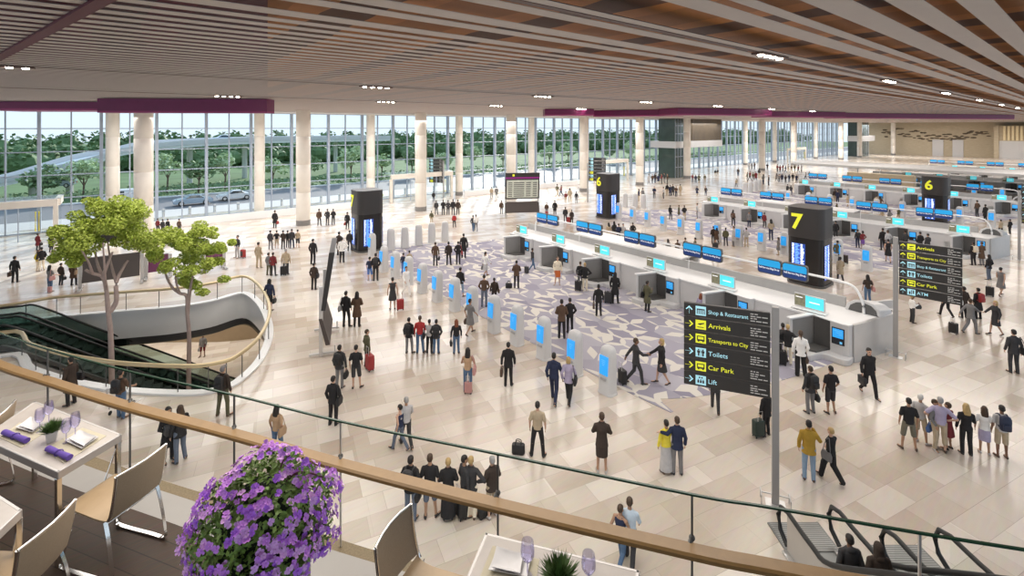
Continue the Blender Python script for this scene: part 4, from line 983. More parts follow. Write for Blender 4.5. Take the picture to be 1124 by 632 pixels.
def proto(pose, top, bot, hair, lod, fem):
    key = (pose, top, bot, hair, lod, fem)
    if key in PC: return PC[key]
    J = joints(pose); R = {}
    fine = lod == 0; vb = (.0085, .013, .022)[lod]; vc = (.012, .016, .026)[lod]
    sw = .93 if fem else 1.0
    # ---- body: one continuous skin
    mb = MB()
    ell(mb, [(0,0,.86,.10,.085),(0,0,.93,.155,.105),(0,.0,1.04,.135*sw,.095),(0,.0,1.16,.14*sw,.10),(0,.0,1.28,.165*sw,.11),(0,-.005,1.38,.165*sw,.10),(0,-.01,1.45,.10,.07),(0,-.01,1.47,.06,.05)])
    mb.cap((0,-.012,1.43), (0,.0,1.56), .058, .054)
    mb.ball((0,.0,1.655), .076, .095, .098, 14, 9); mb.ball((0,.035,1.585), .058, .062, .062, 12, 8)
    if lod < 2:
        mb.cap((0,.092,1.645), (0,.116,1.605), .011, .017, 8); mb.cap((-.035,.083,1.668), (.035,.083,1.668), .013, .013, 6)
        for s in (-1, 1): mb.ball((s*.078,-.005,1.632), .013, .022, .032, 8, 6)
        mb.ball((0,.085,1.545), .02, .018, .018, 8, 6); mb.ball((0,.096,1.575), .022, .012, .011, 8, 5)
    for s in 'LR':
        sg = -1 if s == 'L' else 1
        mb.cap(J['h'+s], J['k'+s], .085, .050); mb.cap(J['k'+s], J['a'+s], .050, .036); k = J['k'+s]; a = J['a'+s]
        mb.cap(k+(a-k)*.2+Vector((0,-.018,0)), k+(a-k)*.5+Vector((0,-.01,0)), .052, .042)
        mb.cap(a+Vector((0,-.035,-.045)), J['t'+s]+Vector((0,0,.01)), .036, .028)
        sh = J['s'+s]; mb.cap((sg*.05,-.01,1.425), sh, .045, .055); mb.cap(sh, J['e'+s], .052, .040); mb.cap(J['e'+s], J['w'+s], .041, .028)
        hand(mb, J['w'+s], J['d'+s], sg, fine)
    R['body'] = remesh(mb, 'body', vb, 2 if fine else 3, .35 if fine else None)
    me = R['body']
    for q in range(3): me.materials.append((SKIN[0], M_eye, M_lip)[q])
    if lod < 2:
        for p in me.polygons:
            c = p.center
            if c.y > .06 and c.z > 1.5:
                if abs(c.z-1.638) < .011 and .018 < abs(c.x) < .046: p.material_index = 1
                elif abs(c.z-1.574) < .009 and abs(c.x) < .025: p.material_index = 2
    # ---- upper garment
    g = .017 if top in ('jacket','coat','hood','blouse') else .010
    hem = dict(jacket=.80, coat=.52, hood=.86, blouse=.88, shirt=.86, tee=.88, tank=.92, dress=.52, gown=.52, suit=.78).get(top, .86)
    if top == 'suit': g = .016
    mb = MB(); fl = {'coat': .05, 'dress': .05, 'gown': .06}.get(top, .012)
    secs = [(0,.0,hem,.165+fl+g,.125+fl+g)] if hem < .85 else []
    if hem < .7: secs += [(0,0,.75,.172+g+fl*.4,.13+g+fl*.4)]
    secs += [(0,0,max(hem,.90),.160+g,.115+g),(0,0,.96,.156+g,.110+g),(0,0,1.05,(.138 if top in ('dress','tank') else .148)*sw+g,.103+g),(0,0,1.17,.146*sw+g,.106+g),(0,0,1.28,.168*sw+g,.115+g+(.012 if fem else 0)),(0,-.005,1.38,.168*sw+g,.102+g)]
    if top in ('tank',): secs += [(0,-.005,1.41,.13,.09)]
    else: secs += [(0,-.01,1.43,.118+g,.078+g),(0,-.008,1.472,.068+g,.060+g)]
    ell(mb, secs)
    if top not in ('tank', 'dress'):
        for s in 'LR':
            sg = -1 if s == 'L' else 1; sh, e, w_ = J['s'+s], J['e'+s], J['w'+s]
            mb.cap((sg*.055,-.01,1.42), sh, .046+g, .056+g)
            if top in ('tee', 'gown'): mb.cap(sh, sh+(e-sh)*.72, .058+g, .058+g)
            else:
                mb.cap(sh, e, .055+g, .046+g); mb.cap(e, e+(w_-e)*.90, .046+g, .036+g)
    elif top == 'dress':
        for sg in (-1, 1): mb.cap((sg*.08,-.01,1.42), (sg*.16,-.01,1.42), .055, .05)
    else:
        for sg in (-1, 1): mb.cap((sg*.075,.05,1.36), (sg*.075,-.05,1.44), .02, .02)
    if top in ('jacket','suit','coat'): mb.tube([(.075*cos(a), -.01+.068*sin(a), 1.492-.018*sin(a)) for a in [2*pi*i/12 for i in range(12)]], .018, 6, closed=True)
    if top == 'hood': mb.ball((0,-.09,1.47), .10, .06, .075)
    nm = dict(jacket='jacket', suit='suit_jacket', coat='coat', hood='hooded_jacket', blouse='blouse', shirt='shirt', tee='t_shirt', tank='tank_top', dress='dress', gown='dress')[top]
    R[nm] = remesh(mb, nm, vc, 4)
    # ---- lower garment
    if top not in ('dress', 'gown') and bot:
        mb = MB(); h = .014
        if bot in ('skirt', 'long'):
            z = .50 if bot == 'skirt' else .12; f = .0 if bot == 'skirt' else .05
            ymid = (J['aL'].y+J['aR'].y)/2; sp = abs(J['kL'].y-J['kR'].y)*.4
            ell(mb, [(0,ymid*.6,z,.175+f+sp*.2,.13+f+sp),(0,ymid*.3,(z+.9)/2,.18+f*.5,.135+f*.5+sp*.5),(0,0,.86,.172,.125),(0,0,.98,.150,.112),(0,0,1.0,.14,.1)])
        else:
            ell(mb, [(0,0,.83,.11,.10),(0,0,.90,.168,.120),(0,0,.97,.158,.115),(0,0,1.02,.146,.108)])
            for s in 'LR':
                H, K, A_ = J['h'+s], J['k'+s], J['a'+s]; wd = 1.35 if bot == 'wide' else 1.0
                if bot == 'shorts': mb.cap(H, H+(K-H)*.98, .098, .086)
                elif bot == 'cropped': mb.cap(H, K, .1, .078); mb.cap(K, K+(A_-K)*.5, .074, .07)
                else:
                    mb.cap(H, K, .100, .076*wd); mb.cap(K, A_+Vector((0,0,-.035)), .076*wd, .060*wd)
        nm = dict(trousers='trousers', wide='trousers', shorts='shorts', cropped='shorts', skirt='skirt', long='skirt')[bot]
        R[nm] = remesh(mb, nm, vc, 4)
    # ---- shoes
    for s in 'LR':
        a, t = J['a'+s], J['t'+s]; mb = MB(); hl = a+Vector((0,-.045,-.055)); d = (t-hl); n_ = 10; lat = Vector((d.y, -d.x, 0)).normalized(); rg = []
        for u, w_, hgt in ((-.12,.018,.03),(0,.036,.075),(.3,.04,.085),(.6,.045,.055),(.9,.042,.04),(1.1,.03,.028),(1.2,.012,.012)):
            c = hl+d*u; b = c.z-.012 if u < .5 else t.z-.022
            rg.append([c+lat*w_*cos(2*pi*j/n_)*1.05+Vector((0,0,(b-c.z)+hgt*.5+hgt*.5*sin(2*pi*j/n_))) for j in range(n_)])
        mb.loft(rg); me = mb.mesh('shoe'); fixn(me); me.shade_smooth(); R['shoe'+s] = me
    # ---- hair
    if hair != 'bald':
        mb = MB()
        mb.ball((0,-.012,1.688), .083, .099, .082, 14, 9); mb.ball((0,-.035,1.645), .082, .082, .085, 12, 8)
        if hair in ('long', 'hood'):
            ell(mb, [(0,-.075,1.33,.06,.02),(0,-.085,1.42,.10,.035),(0,-.07,1.52,.105,.05),(0,-.045,1.62,.092,.07),(0,-.03,1.68,.07,.06)])
            for sg in (-1, 1): mb.cap((sg*.078,.01,1.66), (sg*.085,-.03,1.46), .026, .024)
        if hair == 'bob':
            ell(mb, [(0,-.03,1.515,.085,.065),(0,-.03,1.58,.096,.082),(0,-.025,1.66,.09,.08)])
        if hair == 'bun': mb.ball((0,-.105,1.705), .042)
        if hair == 'tail': mb.cap((0,-.10,1.68), (0,-.13,1.45), .035, .015)
        if hair == 'hood': mb.ball((0,-.02,1.66), .1, .108, .115)
        if hair == 'cap': mb.cap((0,.07,1.705), (0,.15,1.69), .06, .045)
        R['hair'] = remesh(mb, 'cap' if hair == 'cap' else ('hood' if hair == 'hood' else 'hair'), (.010,.014,.022)[lod], 2)
    for k, me in R.items():
        if k != 'body': me.materials.append(M_shoe)
    PC[key] = (R, J); return PC[key]
GARM = dict(jacket='jacket', suit='suit', coat='long coat', hood='hooded jacket', blouse='blouse', shirt='shirt', tee='T-shirt', tank='sleeveless top', dress='dress', gown='short sleeved dress')
BOTN = dict(trousers='trousers', wide='wide trousers', shorts='shorts', cropped='cropped trousers', skirt='skirt', long='long skirt')
# ---- luggage
def tone(o, c):
    for s in o.material_slots:
        if s.material and s.material.name.startswith('bag_'): s.link = 'OBJECT'; s.material = mat('bag_'+c, CLR[c], .55, var=.1)
M_bag = mat('bag_base', (.05,.05,.05), .6)
def bag_protos():
    P = {}
    t = thing('suitcase', 'x', 'suitcase'); mb = MB(); mb.rbox(0,0,.36,.42,.26,.58,.06); mb.build('shell', M_bag, t, smooth=35)
    mb = MB(); mb.tube([(-.1,-.1,.62),(-.1,-.1,1.0),(.1,-.1,1.0),(.1,-.1,.62)], .012, 6); mb.build('handle', M_satin, t)
    mb = MB(); mb.box(0,.137,.36,.3,.015,.34); mb.build('pocket', M_dark, t)
    for a in (-.16,.16):
        for b in (-.09,.09): mb = MB(); mb.ball((a,b,.035), .035, .02, .035, 8, 6); mb.build('wheel', M_black, t)
    P['suitcase'] = t
    t = thing('backpack', 'x', 'backpack'); mb = MB(); mb.rbox(0,-.09,.0,.30,.17,.44,.07); mb.ball((0,-.09,.2), .14,.08,.07); mb.build('pack', M_bag, t, smooth=40)
    mb = MB(); mb.rbox(0,-.19,-.08,.22,.06,.2,.03); mb.build('pocket', M_bag, t, smooth=40)
    for s in (-1,1): mb = MB(); mb.tube(spline([(s*.09,-.02,.18),(s*.11,.08,.24),(s*.12,.22,.14),(s*.13,.2,-.05),(s*.12,.02,-.16)], 4), .02, 6); mb.build('strap', M_bag, t, smooth=60)
    P['backpack'] = t
    t = thing('briefcase', 'x', 'briefcase'); mb = MB(); mb.rbox(0,0,-.2,.11,.40,.29,.03); mb.build('case', M_bag, t, smooth=40)
    mb = MB(); mb.tube([(0,-.07,-.06),(0,-.06,.0),(0,.06,.0),(0,.07,-.06)], .012, 6); mb.build('handle', M_dark, t); P['briefcase'] = t
    t = thing('handbag', 'x', 'handbag'); mb = MB(); mb.loft([[(x*.9,y,-.34) for x, y in rrect(.12,.30,.05)],[(x,y,-.2) for x, y in rrect(.15,.34,.06)],[(x*.6,y*.8,-.08) for x, y in rrect(.10,.30,.04)]]); mb.build('pouch', M_bag, t, smooth=40)
    mb = MB(); mb.tube(spline([(0,-.1,-.1),(0,-.05,.0),(0,.05,.0),(0,.1,-.1)], 4), .012, 6); mb.build('handle', M_bag, t, smooth=60); P['handbag'] = t
    t = thing('shoulder_bag', 'x', 'bag'); mb = MB(); mb.loft([[(x*.9,y,-.16) for x, y in rrect(.10,.34,.04)],[(x,y,.0) for x, y in rrect(.13,.36,.05)],[(x*.7,y*.9,.12) for x, y in rrect(.10,.32,.04)]]); mb.build('pouch', M_bag, t, smooth=40)
    mb = MB(); mb.tube(spline([(0,-.13,.1),(-.03,-.08,.35),(-.10,.0,.54),(-.03,.09,.35),(0,.13,.1)], 4), .012, 6); mb.build('strap', M_bag, t, smooth=60); P['shoulder_bag'] = t
    t = thing('travel_bag', 'x', 'bag'); mb = MB(); mb.rbox(0,0,.16,.42,.22,.31,.07); mb.build('pouch', M_bag, t, smooth=40)
    for s in (-1,1): mb = MB(); mb.tube(spline([(-.1,s*.08,.28),(-.07,s*.05,.42),(.07,s*.05,.42),(.1,s*.08,.28)], 4), .013, 6); mb.build('handle', M_bag, t, smooth=60)
    P['travel_bag'] = t
    return P
BAGS = bag_protos(); usedbag = set()
BN = dict(suitcase='suitcase', backpack='backpack', briefcase='briefcase', handbag='handbag', shoulder_bag='shoulder bag', travel_bag='holdall')
def place_bag(kind, c, loc, rz, sc, label):
    if kind not in usedbag:
        usedbag.add(kind); o = BAGS[kind]; o.location = loc; o.rotation_euler.z = rz; o.scale = (sc,)*3; o['label'] = label
    else: o = dup(BAGS[kind], loc, rz, label, sc)
    for ch in o.children:
        tone(ch, c)
    return o
PREG = []
def person(x, yt, yf, face, pose, top, bot, hair, where, bags=(), skin=None, group=None, Z=0, name_extra=None):
    """x, head top and feet as photographed; top 'kind colour'; bags: (kind, colour, where)"""
    P = px(x, yf, Z); D = depth(P[0], P[1]); h = (yf-yt)*D/FL; h = max(1.5, min(1.98, h)); sc = h/1.765
    hp = yf-yt; lod = 0 if hp > 47 else (1 if hp > 24 else 2)
    tk, tc_ = top.split(); bk, bc = bot.split() if bot else (None, None); hk, hc = hair.split()
    fem = tk in ('dress','gown','blouse','tank') or bk in ('skirt','long') or hk in ('long','bun','tail','bob')
    R, J = proto(pose, tk, bk, hk, lod, fem)
    rz = facing(face)
    t = thing('person', None, 'person', (P[0], P[1], Z), rz, group); t.scale = (sc,)*3
    rs = (skin if skin is not None else int(x*7+yf*3) % 5); rs = {0:0,1:0,2:1,3:1,4:2}.get(rs, 0) if skin is None else skin
    def put(me, nm, m):
        o = bpy.data.objects.new(nm, me); COL.objects.link(o); o.parent = t; s = o.material_slots[0]; s.link = 'OBJECT'; s.material = m; return o
    for k, me in R.items():
        if k == 'body': put(me, 'body', SKIN[rs])
        elif k.startswith('shoe'):
            if lod < 2: put(me, 'shoe', M_shoe if bc in ('black','charcoal','grey','navy','slate',None) else (M_shoeb if int(x) % 2 else M_shoew))
        elif k == 'hair': put(me, {'cap':'cap','hood':'hood'}.get(hk, 'hair'), cloth(hc) if hc in CLR and hk in ('cap','hood') else hairm(hc))
        elif k in ('trousers','shorts','skirt'): put(me, k, cloth(bc))
        else: put(me, k, cloth(tc_))
    lab = 'person in %s %s' % (cn(tc_), GARM[tk])
    if bk and not (tk == 'suit' and bc == tc_): lab += ' and %s %s' % (cn(bc), BOTN[bk])
    if len((lab+' '+where).split()) > 16: lab = 'person in %s %s' % (cn(tc_), GARM[tk])
    t['label'] = lab+(', ' if not where.startswith('with') else ' ')+where
    PREG.append((t['label'], x, yf))
    c, s = cos(rz), sin(rz)
    def w(v): return (P[0]+sc*(v.x*c-v.y*s), P[1]+sc*(v.x*s+v.y*c), Z+sc*v.z)
    for b in bags:
        kind, bcol, how = b[:3]
        if kind == 'suitcase' or how == 'floor':
            bp = px(b[3], b[4], Z); place_bag(kind, bcol, (bp[0], bp[1], Z), rz+(b[5] if len(b) > 5 else 0), sc*(b[6] if len(b) > 6 else 1), '%s %s standing beside person %s' % (cn(bcol), BN[kind], where))
        elif kind == 'backpack': place_bag(kind, bcol, w(Vector((0,-.125,1.24))), rz, sc, '%s backpack worn by person %s' % (cn(bcol), where))
        elif kind == 'shoulder_bag':
            sg = 1 if how == 'R' else -1; place_bag(kind, bcol, w(Vector((sg*.275,-.06,.95))), rz if sg > 0 else rz+pi, sc, '%s shoulder bag worn by person %s' % (cn(bcol), where))
        else:
            wr = J['w'+how]+J['d'+how].normalized()*.085; place_bag(kind, bcol, w(wr), rz, sc, '%s %s held by person %s' % (cn(bcol), BN[kind], where))
    return t
Q = person
# ---- under the mezzanine and in front of the atrium
Q(78,391,444,-80,'phone','coat dbrown','trousers black','short dark','below the curved brass rail at left',[('shoulder_bag','black','R')])
Q(133,405,459,5,'push','tee brown','trousers denim','short dark','pushing a luggage trolley below the brass rail',[('backpack','black','')])
Q(245,401,456,5,'wide','jacket dbrown','trousers olive','cap grey','at the right end of the brass rail',[('backpack','black','')])
Q(185,446,506,120,'clasp','coat black','trousers black','long dark','left of the chatting pair behind the wooden rail',[('travel_bag','charcoal','L')])
Q(198,444,506.5,-60,'relax','jacket black','trousers slate','long brown','right of the chatting pair behind the wooden rail')
Q(304,443.5,500,15,'relax','tee tan','trousers denim','long dark','behind the purple flowers',[('shoulder_bag','tan','R')])
Q(366,412,466,10,'carry','jacket black','trousers black','short dark','standing alone left of centre floor',[('shoulder_bag','black','R')])
Q(373,378,425.5,8,'carry','jacket charcoal','trousers grey','short dark','left of the pair near the edge-on flight board',[('backpack','black',''),('handbag','black','R')])
Q(391,378,426,-5,'relax','tee black','shorts charcoal','short dark','right of the pair near the edge-on flight board')
Q(403,361,403,50,'carry','jacket olive','trousers black','short brown','beside the upright red suitcase',[('suitcase','red','',406,406,0,1.1)])
Q(380,319,358.5,10,'relax','jacket black','trousers black','short dark','left of the dark pair above the red suitcase',[('shoulder_bag','lgrey','L')])
Q(392,319.5,358.5,-5,'clasp','coat brown','trousers black','long dark','right of the dark pair above the red suitcase')
Q(431,304,339.5,-20,'carry','dress charcoal',None,'short dark','pulling a small red suitcase',[('suitcase','red','',439.5,340,0,.9)])
Q(449,348,387.5,10,'relax','jacket black','trousers grey','short dark','first from left of four friends mid floor',[('backpack','black','')])
Q(461,346,387.5,-5,'relax','shirt red','trousers denim','short brown','second from left of four friends mid floor')
Q(471.5,350,387.5,5,'pocket','shirt lgrey','trousers black','short dark','third from left of four friends mid floor',[('shoulder_bag','black','L')])
Q(479,350,388,0,'pocket','jacket charcoal','trousers denim','short dark','rightmost of four friends mid floor',[('backpack','black','')])
Q(501,350,388,-10,'carryl','shirt black','trousers denim','long red','right of the four friends mid floor',[('handbag','black','L')])
Q(516,327.5,367,40,'walk','gown grey',None,'short dark','passing between the front kiosks',[('handbag','brown','L')])
Q(513.5,381,431,5,'push','tank tan','trousers denim','long dark','pushing a pink case in centre floor',[('suitcase','pink','',514,431.5,0,.7),('shoulder_bag','pink','R')])
Q(558,375,423.5,5,'carryl','suit black','trousers black','short dark','with brown briefcase before the front kiosks',[('briefcase','brown','L')])
Q(439,445,494,-60,'walk','tank navy','trousers slate','bun dark','left of the couple walking behind the rail')
Q(446,435,490.5,-30,'walk','shirt lgrey','trousers charcoal','short grey','right of the couple walking behind the rail')
G6 = 'of six queuing behind the wooden rail'
Q(451,499.5,570,12,'pocket','jacket black','trousers slate','short dark','first from left '+G6,[('backpack','charcoal',''),('handbag','black','R')])
Q(472,497.5,568,0,'relax','tee black','shorts slate','short brown','second from left '+G6)
Q(492,502,569,-5,'clasp','jacket black','long black','short blonde','third from left '+G6)
Q(510,499,566,60,'carry','shirt charcoal','trousers black','short dark','fourth from left '+G6,[('suitcase','black','',506,567,0,.95)])
Q(517,500,568,10,'hip','jacket charcoal','trousers cream','short blonde','fifth from left '+G6)
Q(540,500,567,-35,'clasp','jacket dbrown','cropped khaki','short grey','rightmost '+G6,[('travel_bag','black','floor',532,566)])
Q(590,440,500.5,8,'wide','tee khaki','trousers black','short dark','standing over a small black holdall',[('travel_bag','black','floor',569,497.5)])
Q(608,386.5,441.7,15,'walk','hood navy','trousers navy','short dark','left of the couple beside the nearest kiosks')
Q(624,391,442,20,'walk','jacket lilac','trousers black','bob blonde','right of the couple beside the nearest kiosks',[('shoulder_bag','black','R')])
Q(660.5,452,518,10,'cross','suit dbrown','skirt dbrown','short brown','standing alone in the lower centre floor')
Q(731,460,518.5,-10,'embracer','blouse yellow','long lgrey','bun dark','left of the hugging couple below the sign')
Q(743,456.5,520,5,'embrace','jacket navy','trousers grey','short brown','right of the hugging couple below the sign')
Q(698,370.5,421,85,'shakepull','suit charcoal','trousers charcoal','short brown','left of the handshake on the leaf carpet',[('suitcase','black','',683,421,.3,.85)])
Q(726,371,421,-85,'shake','suit black','skirt charcoal','bob blonde','right of the handshake on the leaf carpet')
Q(785,401,451.5,20,'walk','suit charcoal','trousers charcoal','short dark','behind the nearest directory sign')
Q(841,427,478,-15,'carryl','suit black','trousers black','short dark','half hidden behind the nearest sign pole',[('suitcase','green','',832,479,0,1)])
Q(681,558,622,40,'walk','tank navy','trousers denim','short brown','left of the pair passing under the wooden rail')
Q(691,545,620.5,20,'walk','shirt paleblue','trousers charcoal','short brown','right of the pair passing under the wooden rail')
# ---- right hand floor
Q(889,401,453,-10,'carry','jacket charcoal','trousers grey','short brown','left of the pair below the near island',[('backpack','black',''),('handbag','black','R')])
Q(911.5,401,454,0,'relax','tee black','shorts charcoal','short dark','right of the pair below the near island')
Q(887.5,460.5,526.5,25,'face','jacket ochre','trousers ldenim','short dark','telephoning right of the nearest sign pole')
Q(911.5,468.5,527,-20,'walk','shirt black','wide black','short blonde','beside the person telephoning',[('shoulder_bag','grey','L')])
Q(953.5,381.5,434,185,'walkcarry','jacket black','trousers black','short dark','walking alone with a black briefcase',[('briefcase','black','R')])
Q(1112,361,409,15,'carry','suit charcoal','trousers charcoal','short dark','alone at the right edge',[('shoulder_bag','black','R')])
G8 = 'of the tourists at lower right'
Q(997,436,493,20,'wide','tee black','shorts camo','short dark','first from left '+G8)
Q(1010,432,486,60,'relax','tee lgrey','shorts khaki','short white','second from left '+G8,[('handbag','blue','R')])
Q(1026,438,492,150,'relax','shirt grey','trousers khaki','short brown','third from left '+G8)
Q(1031.5,435,495,30,'hips','tee lilac','cropped khaki','short grey','fourth from left '+G8)
Q(1040,441,492.5,-20,'phone','gown maroon',None,'short brown','fifth from left '+G8)
Q(1060,442,498.5,20,'phone','shirt black','trousers black','long blonde','sixth from left '+G8)
Q(1080,445,497.5,35,'phone','tee white','skirt lilac','long brown','seventh from left '+G8)
Q(1099,444,502,20,'phone','tee lgrey','shorts khaki','short dark','rightmost '+G8,[('backpack','navy','')])
# ---- front of the nearest island, near end
Q(859,354,397,20,'relax','shirt charcoal','trousers charcoal','short dark','left of three at the nearest bag drop',[('suitcase','black','',857,400,0,1)])
Q(864.5,355.5,399.5,30,'hips','jacket black','trousers cream','short blonde','middle of three at the nearest bag drop')
Q(878.5,362,412.5,20,'relax','jacket white','wide black','tail brown','right of three at the nearest bag drop',[('handbag','brown','R')])
Q(1065,327.5,366,80,'shakepull','suit grey','trousers grey','short brown','left of the handshake at right',[('suitcase','black','',1046,366,.3,.85)])
Q(1092,329.5,367.5,-85,'shake','suit charcoal','skirt charcoal','bob blonde','right of the handshake at right')
Q(1057.5,314,349,0,'relax','jacket dbrown','trousers black','short dark','left of two behind the right handshake',[('shoulder_bag','white','L')])
Q(1073,315.5,350,0,'pocket','coat black','trousers black','short dark','right of two behind the right handshake',[('backpack','red','')])
Q(1038,313,347.5,0,'walk','suit black','trousers black','short dark','half hidden behind the Arrivals sign')
Q(1001,325,354,100,'phone','shirt white','trousers charcoal','short blonde','below the Arrivals sign',[('handbag','charcoal','R')])
Q(1085,279,307,-10,'relax','jacket black','trousers slate','long dark','standing left of the walker with trolley')
Q(1098,293,325,70,'pull','dress grey',None,'short dark','walking right with black trolley case',[('suitcase','black','',1086,325,.3,.9)])
Q(1068,265,291,5,'relax','jacket black','trousers black','short dark','left of two at second island near end',[('backpack','cream','')])
Q(1077,265,291,-5,'clasp','coat brown','trousers grey','short brown','right of two at second island near end')
Q(993,252,276,5,'relax','shirt charcoal','trousers black','short dark','first of three behind the Arrivals sign')
Q(1009.5,254,278,0,'relax','jacket black','trousers black','short dark','second of three behind the Arrivals sign')
Q(1018,256,280,-5,'phone','jacket charcoal','trousers grey','short dark','third of three behind the Arrivals sign')
Q(968.5,250,274.5,5,'relax','jacket black','trousers charcoal','short dark','left of a pair at the second island')
Q(974,252,275.5,-5,'pocket','shirt lgrey','trousers grey','short brown','right of a pair at the second island')
Q(974.5,262,288,30,'walk','dress black',None,'short dark','alone below the second island pair')
Q(941,251.5,272,5,'relax','shirt charcoal','trousers navy','short dark','left of pair between second kiosks and island',[('backpack','black','')])
Q(946.5,253,273,-5,'pocket','shirt maroon','skirt purple','bob dark','right of pair between second kiosks and island')
Q(917,242,262.5,5,'carry','jacket black','trousers charcoal','short dark','right of the near number seven totem',[('shoulder_bag','black','L')])
Q(919,263.6,289,40,'walk','jacket olive','trousers charcoal','short dark','beside the kiosk right of the totem',[('suitcase','dbrown','',927,289,0,1)])
Q(922,281.5,308.5,20,'walk','coat khaki','trousers charcoal','short dark','close right of the near totem')
Q(952,301,333,10,'relax','tee dbrown','trousers denim','long dark','behind the near island end',[('shoulder_bag','pink','R')])
Q(1081,224,242.6,0,'relax','coat black','trousers black','short dark','standing right of the far number six totem')
Q(1098,241,257.5,10,'walk','jacket khaki','trousers charcoal','short dark','left of two by the right edge sign')
Q(1108,241,257,-10,'relax','jacket black','trousers charcoal','short dark','right of two by the right edge sign')
Q(1072,218,238,0,'relax','shirt brown','trousers charcoal','short dark','at the third island behind the totem')
Q(1016,214,228,0,'phone','shirt lgrey','trousers charcoal','short dark','left of the far number six totem')
# ---- on the leaf carpet of the nearest island
Q(612,281,312.5,180,'relax','blouse cream','skirt orange','tail brown','facing us at the third bag drop')
Q(584.5,272,296,60,'pull','shirt charcoal','trousers denim','short dark','pulling a case by the second bag drop',[('suitcase','charcoal','',578,300,.3,.85)])
Q(637,286.6,316,20,'relax','shirt black','trousers black','short brown','left of two at the middle bag drop',[('suitcase','black','',634.5,319,0,1)])
Q(642,288,319,20,'hips','jacket black','trousers cream','short blonde','right of two at the middle bag drop')
Q(657,311.6,346.7,10,'carryl','suit black','trousers black','short dark','with brown briefcase on the leaf carpet',[('briefcase','brown','L')])
Q(675,298,333,20,'relax','coat black','trousers black','long dark','with dark suitcase on the leaf carpet',[('suitcase','charcoal','',667.5,332.5,0,1)])
Q(710.5,307.6,342,60,'phone','coat olive','trousers black','short dark','reading at the fourth bag drop',[('shoulder_bag','black','L')])
Q(616.5,328,371,5,'clasp','jacket brown','trousers black','short dark','left of a close pair behind the kiosks',[('handbag','charcoal','R')])
Q(625.5,326.5,365,-5,'pocket','jacket black','trousers black','short dark','right of a close pair behind the kiosks')
Q(567,285.5,316,5,'clasp','jacket brown','trousers black','short dark','beside a small bag by first bag drop',[('travel_bag','black','floor',558.5,316)])
Q(533,276,304,40,'walk','shirt white','skirt lgrey','tail dark','walking on the carpet far end',[('handbag','grey','L')])
Q(531.5,301,336.5,5,'pocket','shirt brown','trousers slate','short dark','left of the pair behind the front kiosks')
Q(542.5,304.5,334,-15,'relax','jacket dbrown','trousers charcoal','short dark','right of the pair behind the front kiosks',[('shoulder_bag','brown','R')])
Q(505.5,293,325.5,20,'relax','jacket black','cropped ldenim','short dark','using a middle front kiosk')
Q(769,323,352,40,'relax','shirt lilac','trousers grey','long red','behind glass at the fifth bag drop')
Q(811.5,336,372,10,'relax','shirt charcoal','trousers black','short dark','hidden by the sign at the bag drop')
Q(478,265.5,291.5,5,'carry','jacket brown','trousers charcoal','short brown','first of four at carpet far end',[('handbag','black','R')])
Q(492.5,265,291,0,'relax','jacket dbrown','trousers black','short dark','second of four at carpet far end')
Q(503,264.6,290.3,-5,'pocket','jacket black','trousers black','short dark','third of four at carpet far end',[('shoulder_bag','red','R')])
Q(509,256,283,0,'carry','coat black','trousers black','short dark','fourth of four at carpet far end',[('shoulder_bag','black','R')])
Q(406,281.5,308,10,'relax','tee navy','shorts blue','short dark','left of the pair at the far front kiosks')
Q(412.5,277.5,308,-10,'pocket','jacket black','trousers charcoal','short dark','right of the pair at the far front kiosks',[('backpack','black','')])
Q(443,278,300,15,'relax','shirt navy','trousers blue','short dark','left of two behind the curving kiosks')
Q(449.5,275,297,-5,'relax','shirt khaki','trousers grey','short dark','right of two behind the curving kiosks')
Q(446,292,324.6,140,'walk','shirt white','trousers white','short dark','in pale clothes striding past the kiosks')
# ---- left hand floor
Q(16.7,280.7,310,-10,'carryl','suit black','trousers black','short dark','with brown case at the far left',[('briefcase','brown','L')])
Q(42.5,274,297,100,'relax','jacket yellow','trousers cream','long brown','left of two by the left vestibule')
Q(46,271,297,-60,'relax','jacket black','trousers cream','short dark','right of two by the left vestibule')
Q(42,258,275,5,'relax','coat maroon','trousers charcoal','short dark','before the left vestibule glass',[('handbag','black','R')])
Q(56.5,256.5,277,5,'clasp','coat black','trousers black','long dark','right of the vestibule glass')
Q(55,290.7,320,10,'push','tee grey','trousers denim','long dark','pushing a pink trolley at left',[('suitcase','pink','',55,321,0,.6),('shoulder_bag','pink','R')])
Q(67.5,292,313,10,'carry','jacket dbrown','trousers charcoal','short dark','left of two under the left tree',[('handbag','black','R')])
Q(81,285,313,0,'relax','coat brown','trousers black','short dark','right of two under the left tree',[('shoulder_bag','tan','R')])
Q(93,288,306,0,'relax','shirt brown','trousers charcoal','short dark','beside the large information board')
for i, (x, a, b, c) in enumerate([(173.5,243,256,'maroon'),(179,244,257,'charcoal'),(184.5,243,256.5,'black'),(197,244,256.5,'brown')]):
    Q(x,a,b,5,'relax','shirt '+c,'trousers charcoal','short dark','%s from left above the right tree' % ORD[i])
Q(261,258,283,-150,'relax','shirt charcoal','trousers lgrey','short dark','with red suitcase right of the trees',[('suitcase','red','',267,283,0,1)])
Q(284,265.4,294,10,'relax','shirt khaki','trousers khaki','short dark','standing alone right of the red suitcase')
Q(295,277,302,20,'relax','jacket grey','trousers olive','short dark','left of three above the curved rail')
Q(300,276.7,302.5,0,'relax','jacket maroon','trousers charcoal','short dark','middle of three above the curved rail')
Q(314,272.6,301.5,-10,'carryl','jacket khaki','trousers charcoal','short grey','right of three above the curved rail',[('suitcase','black','',311.5,302,0,.95)])
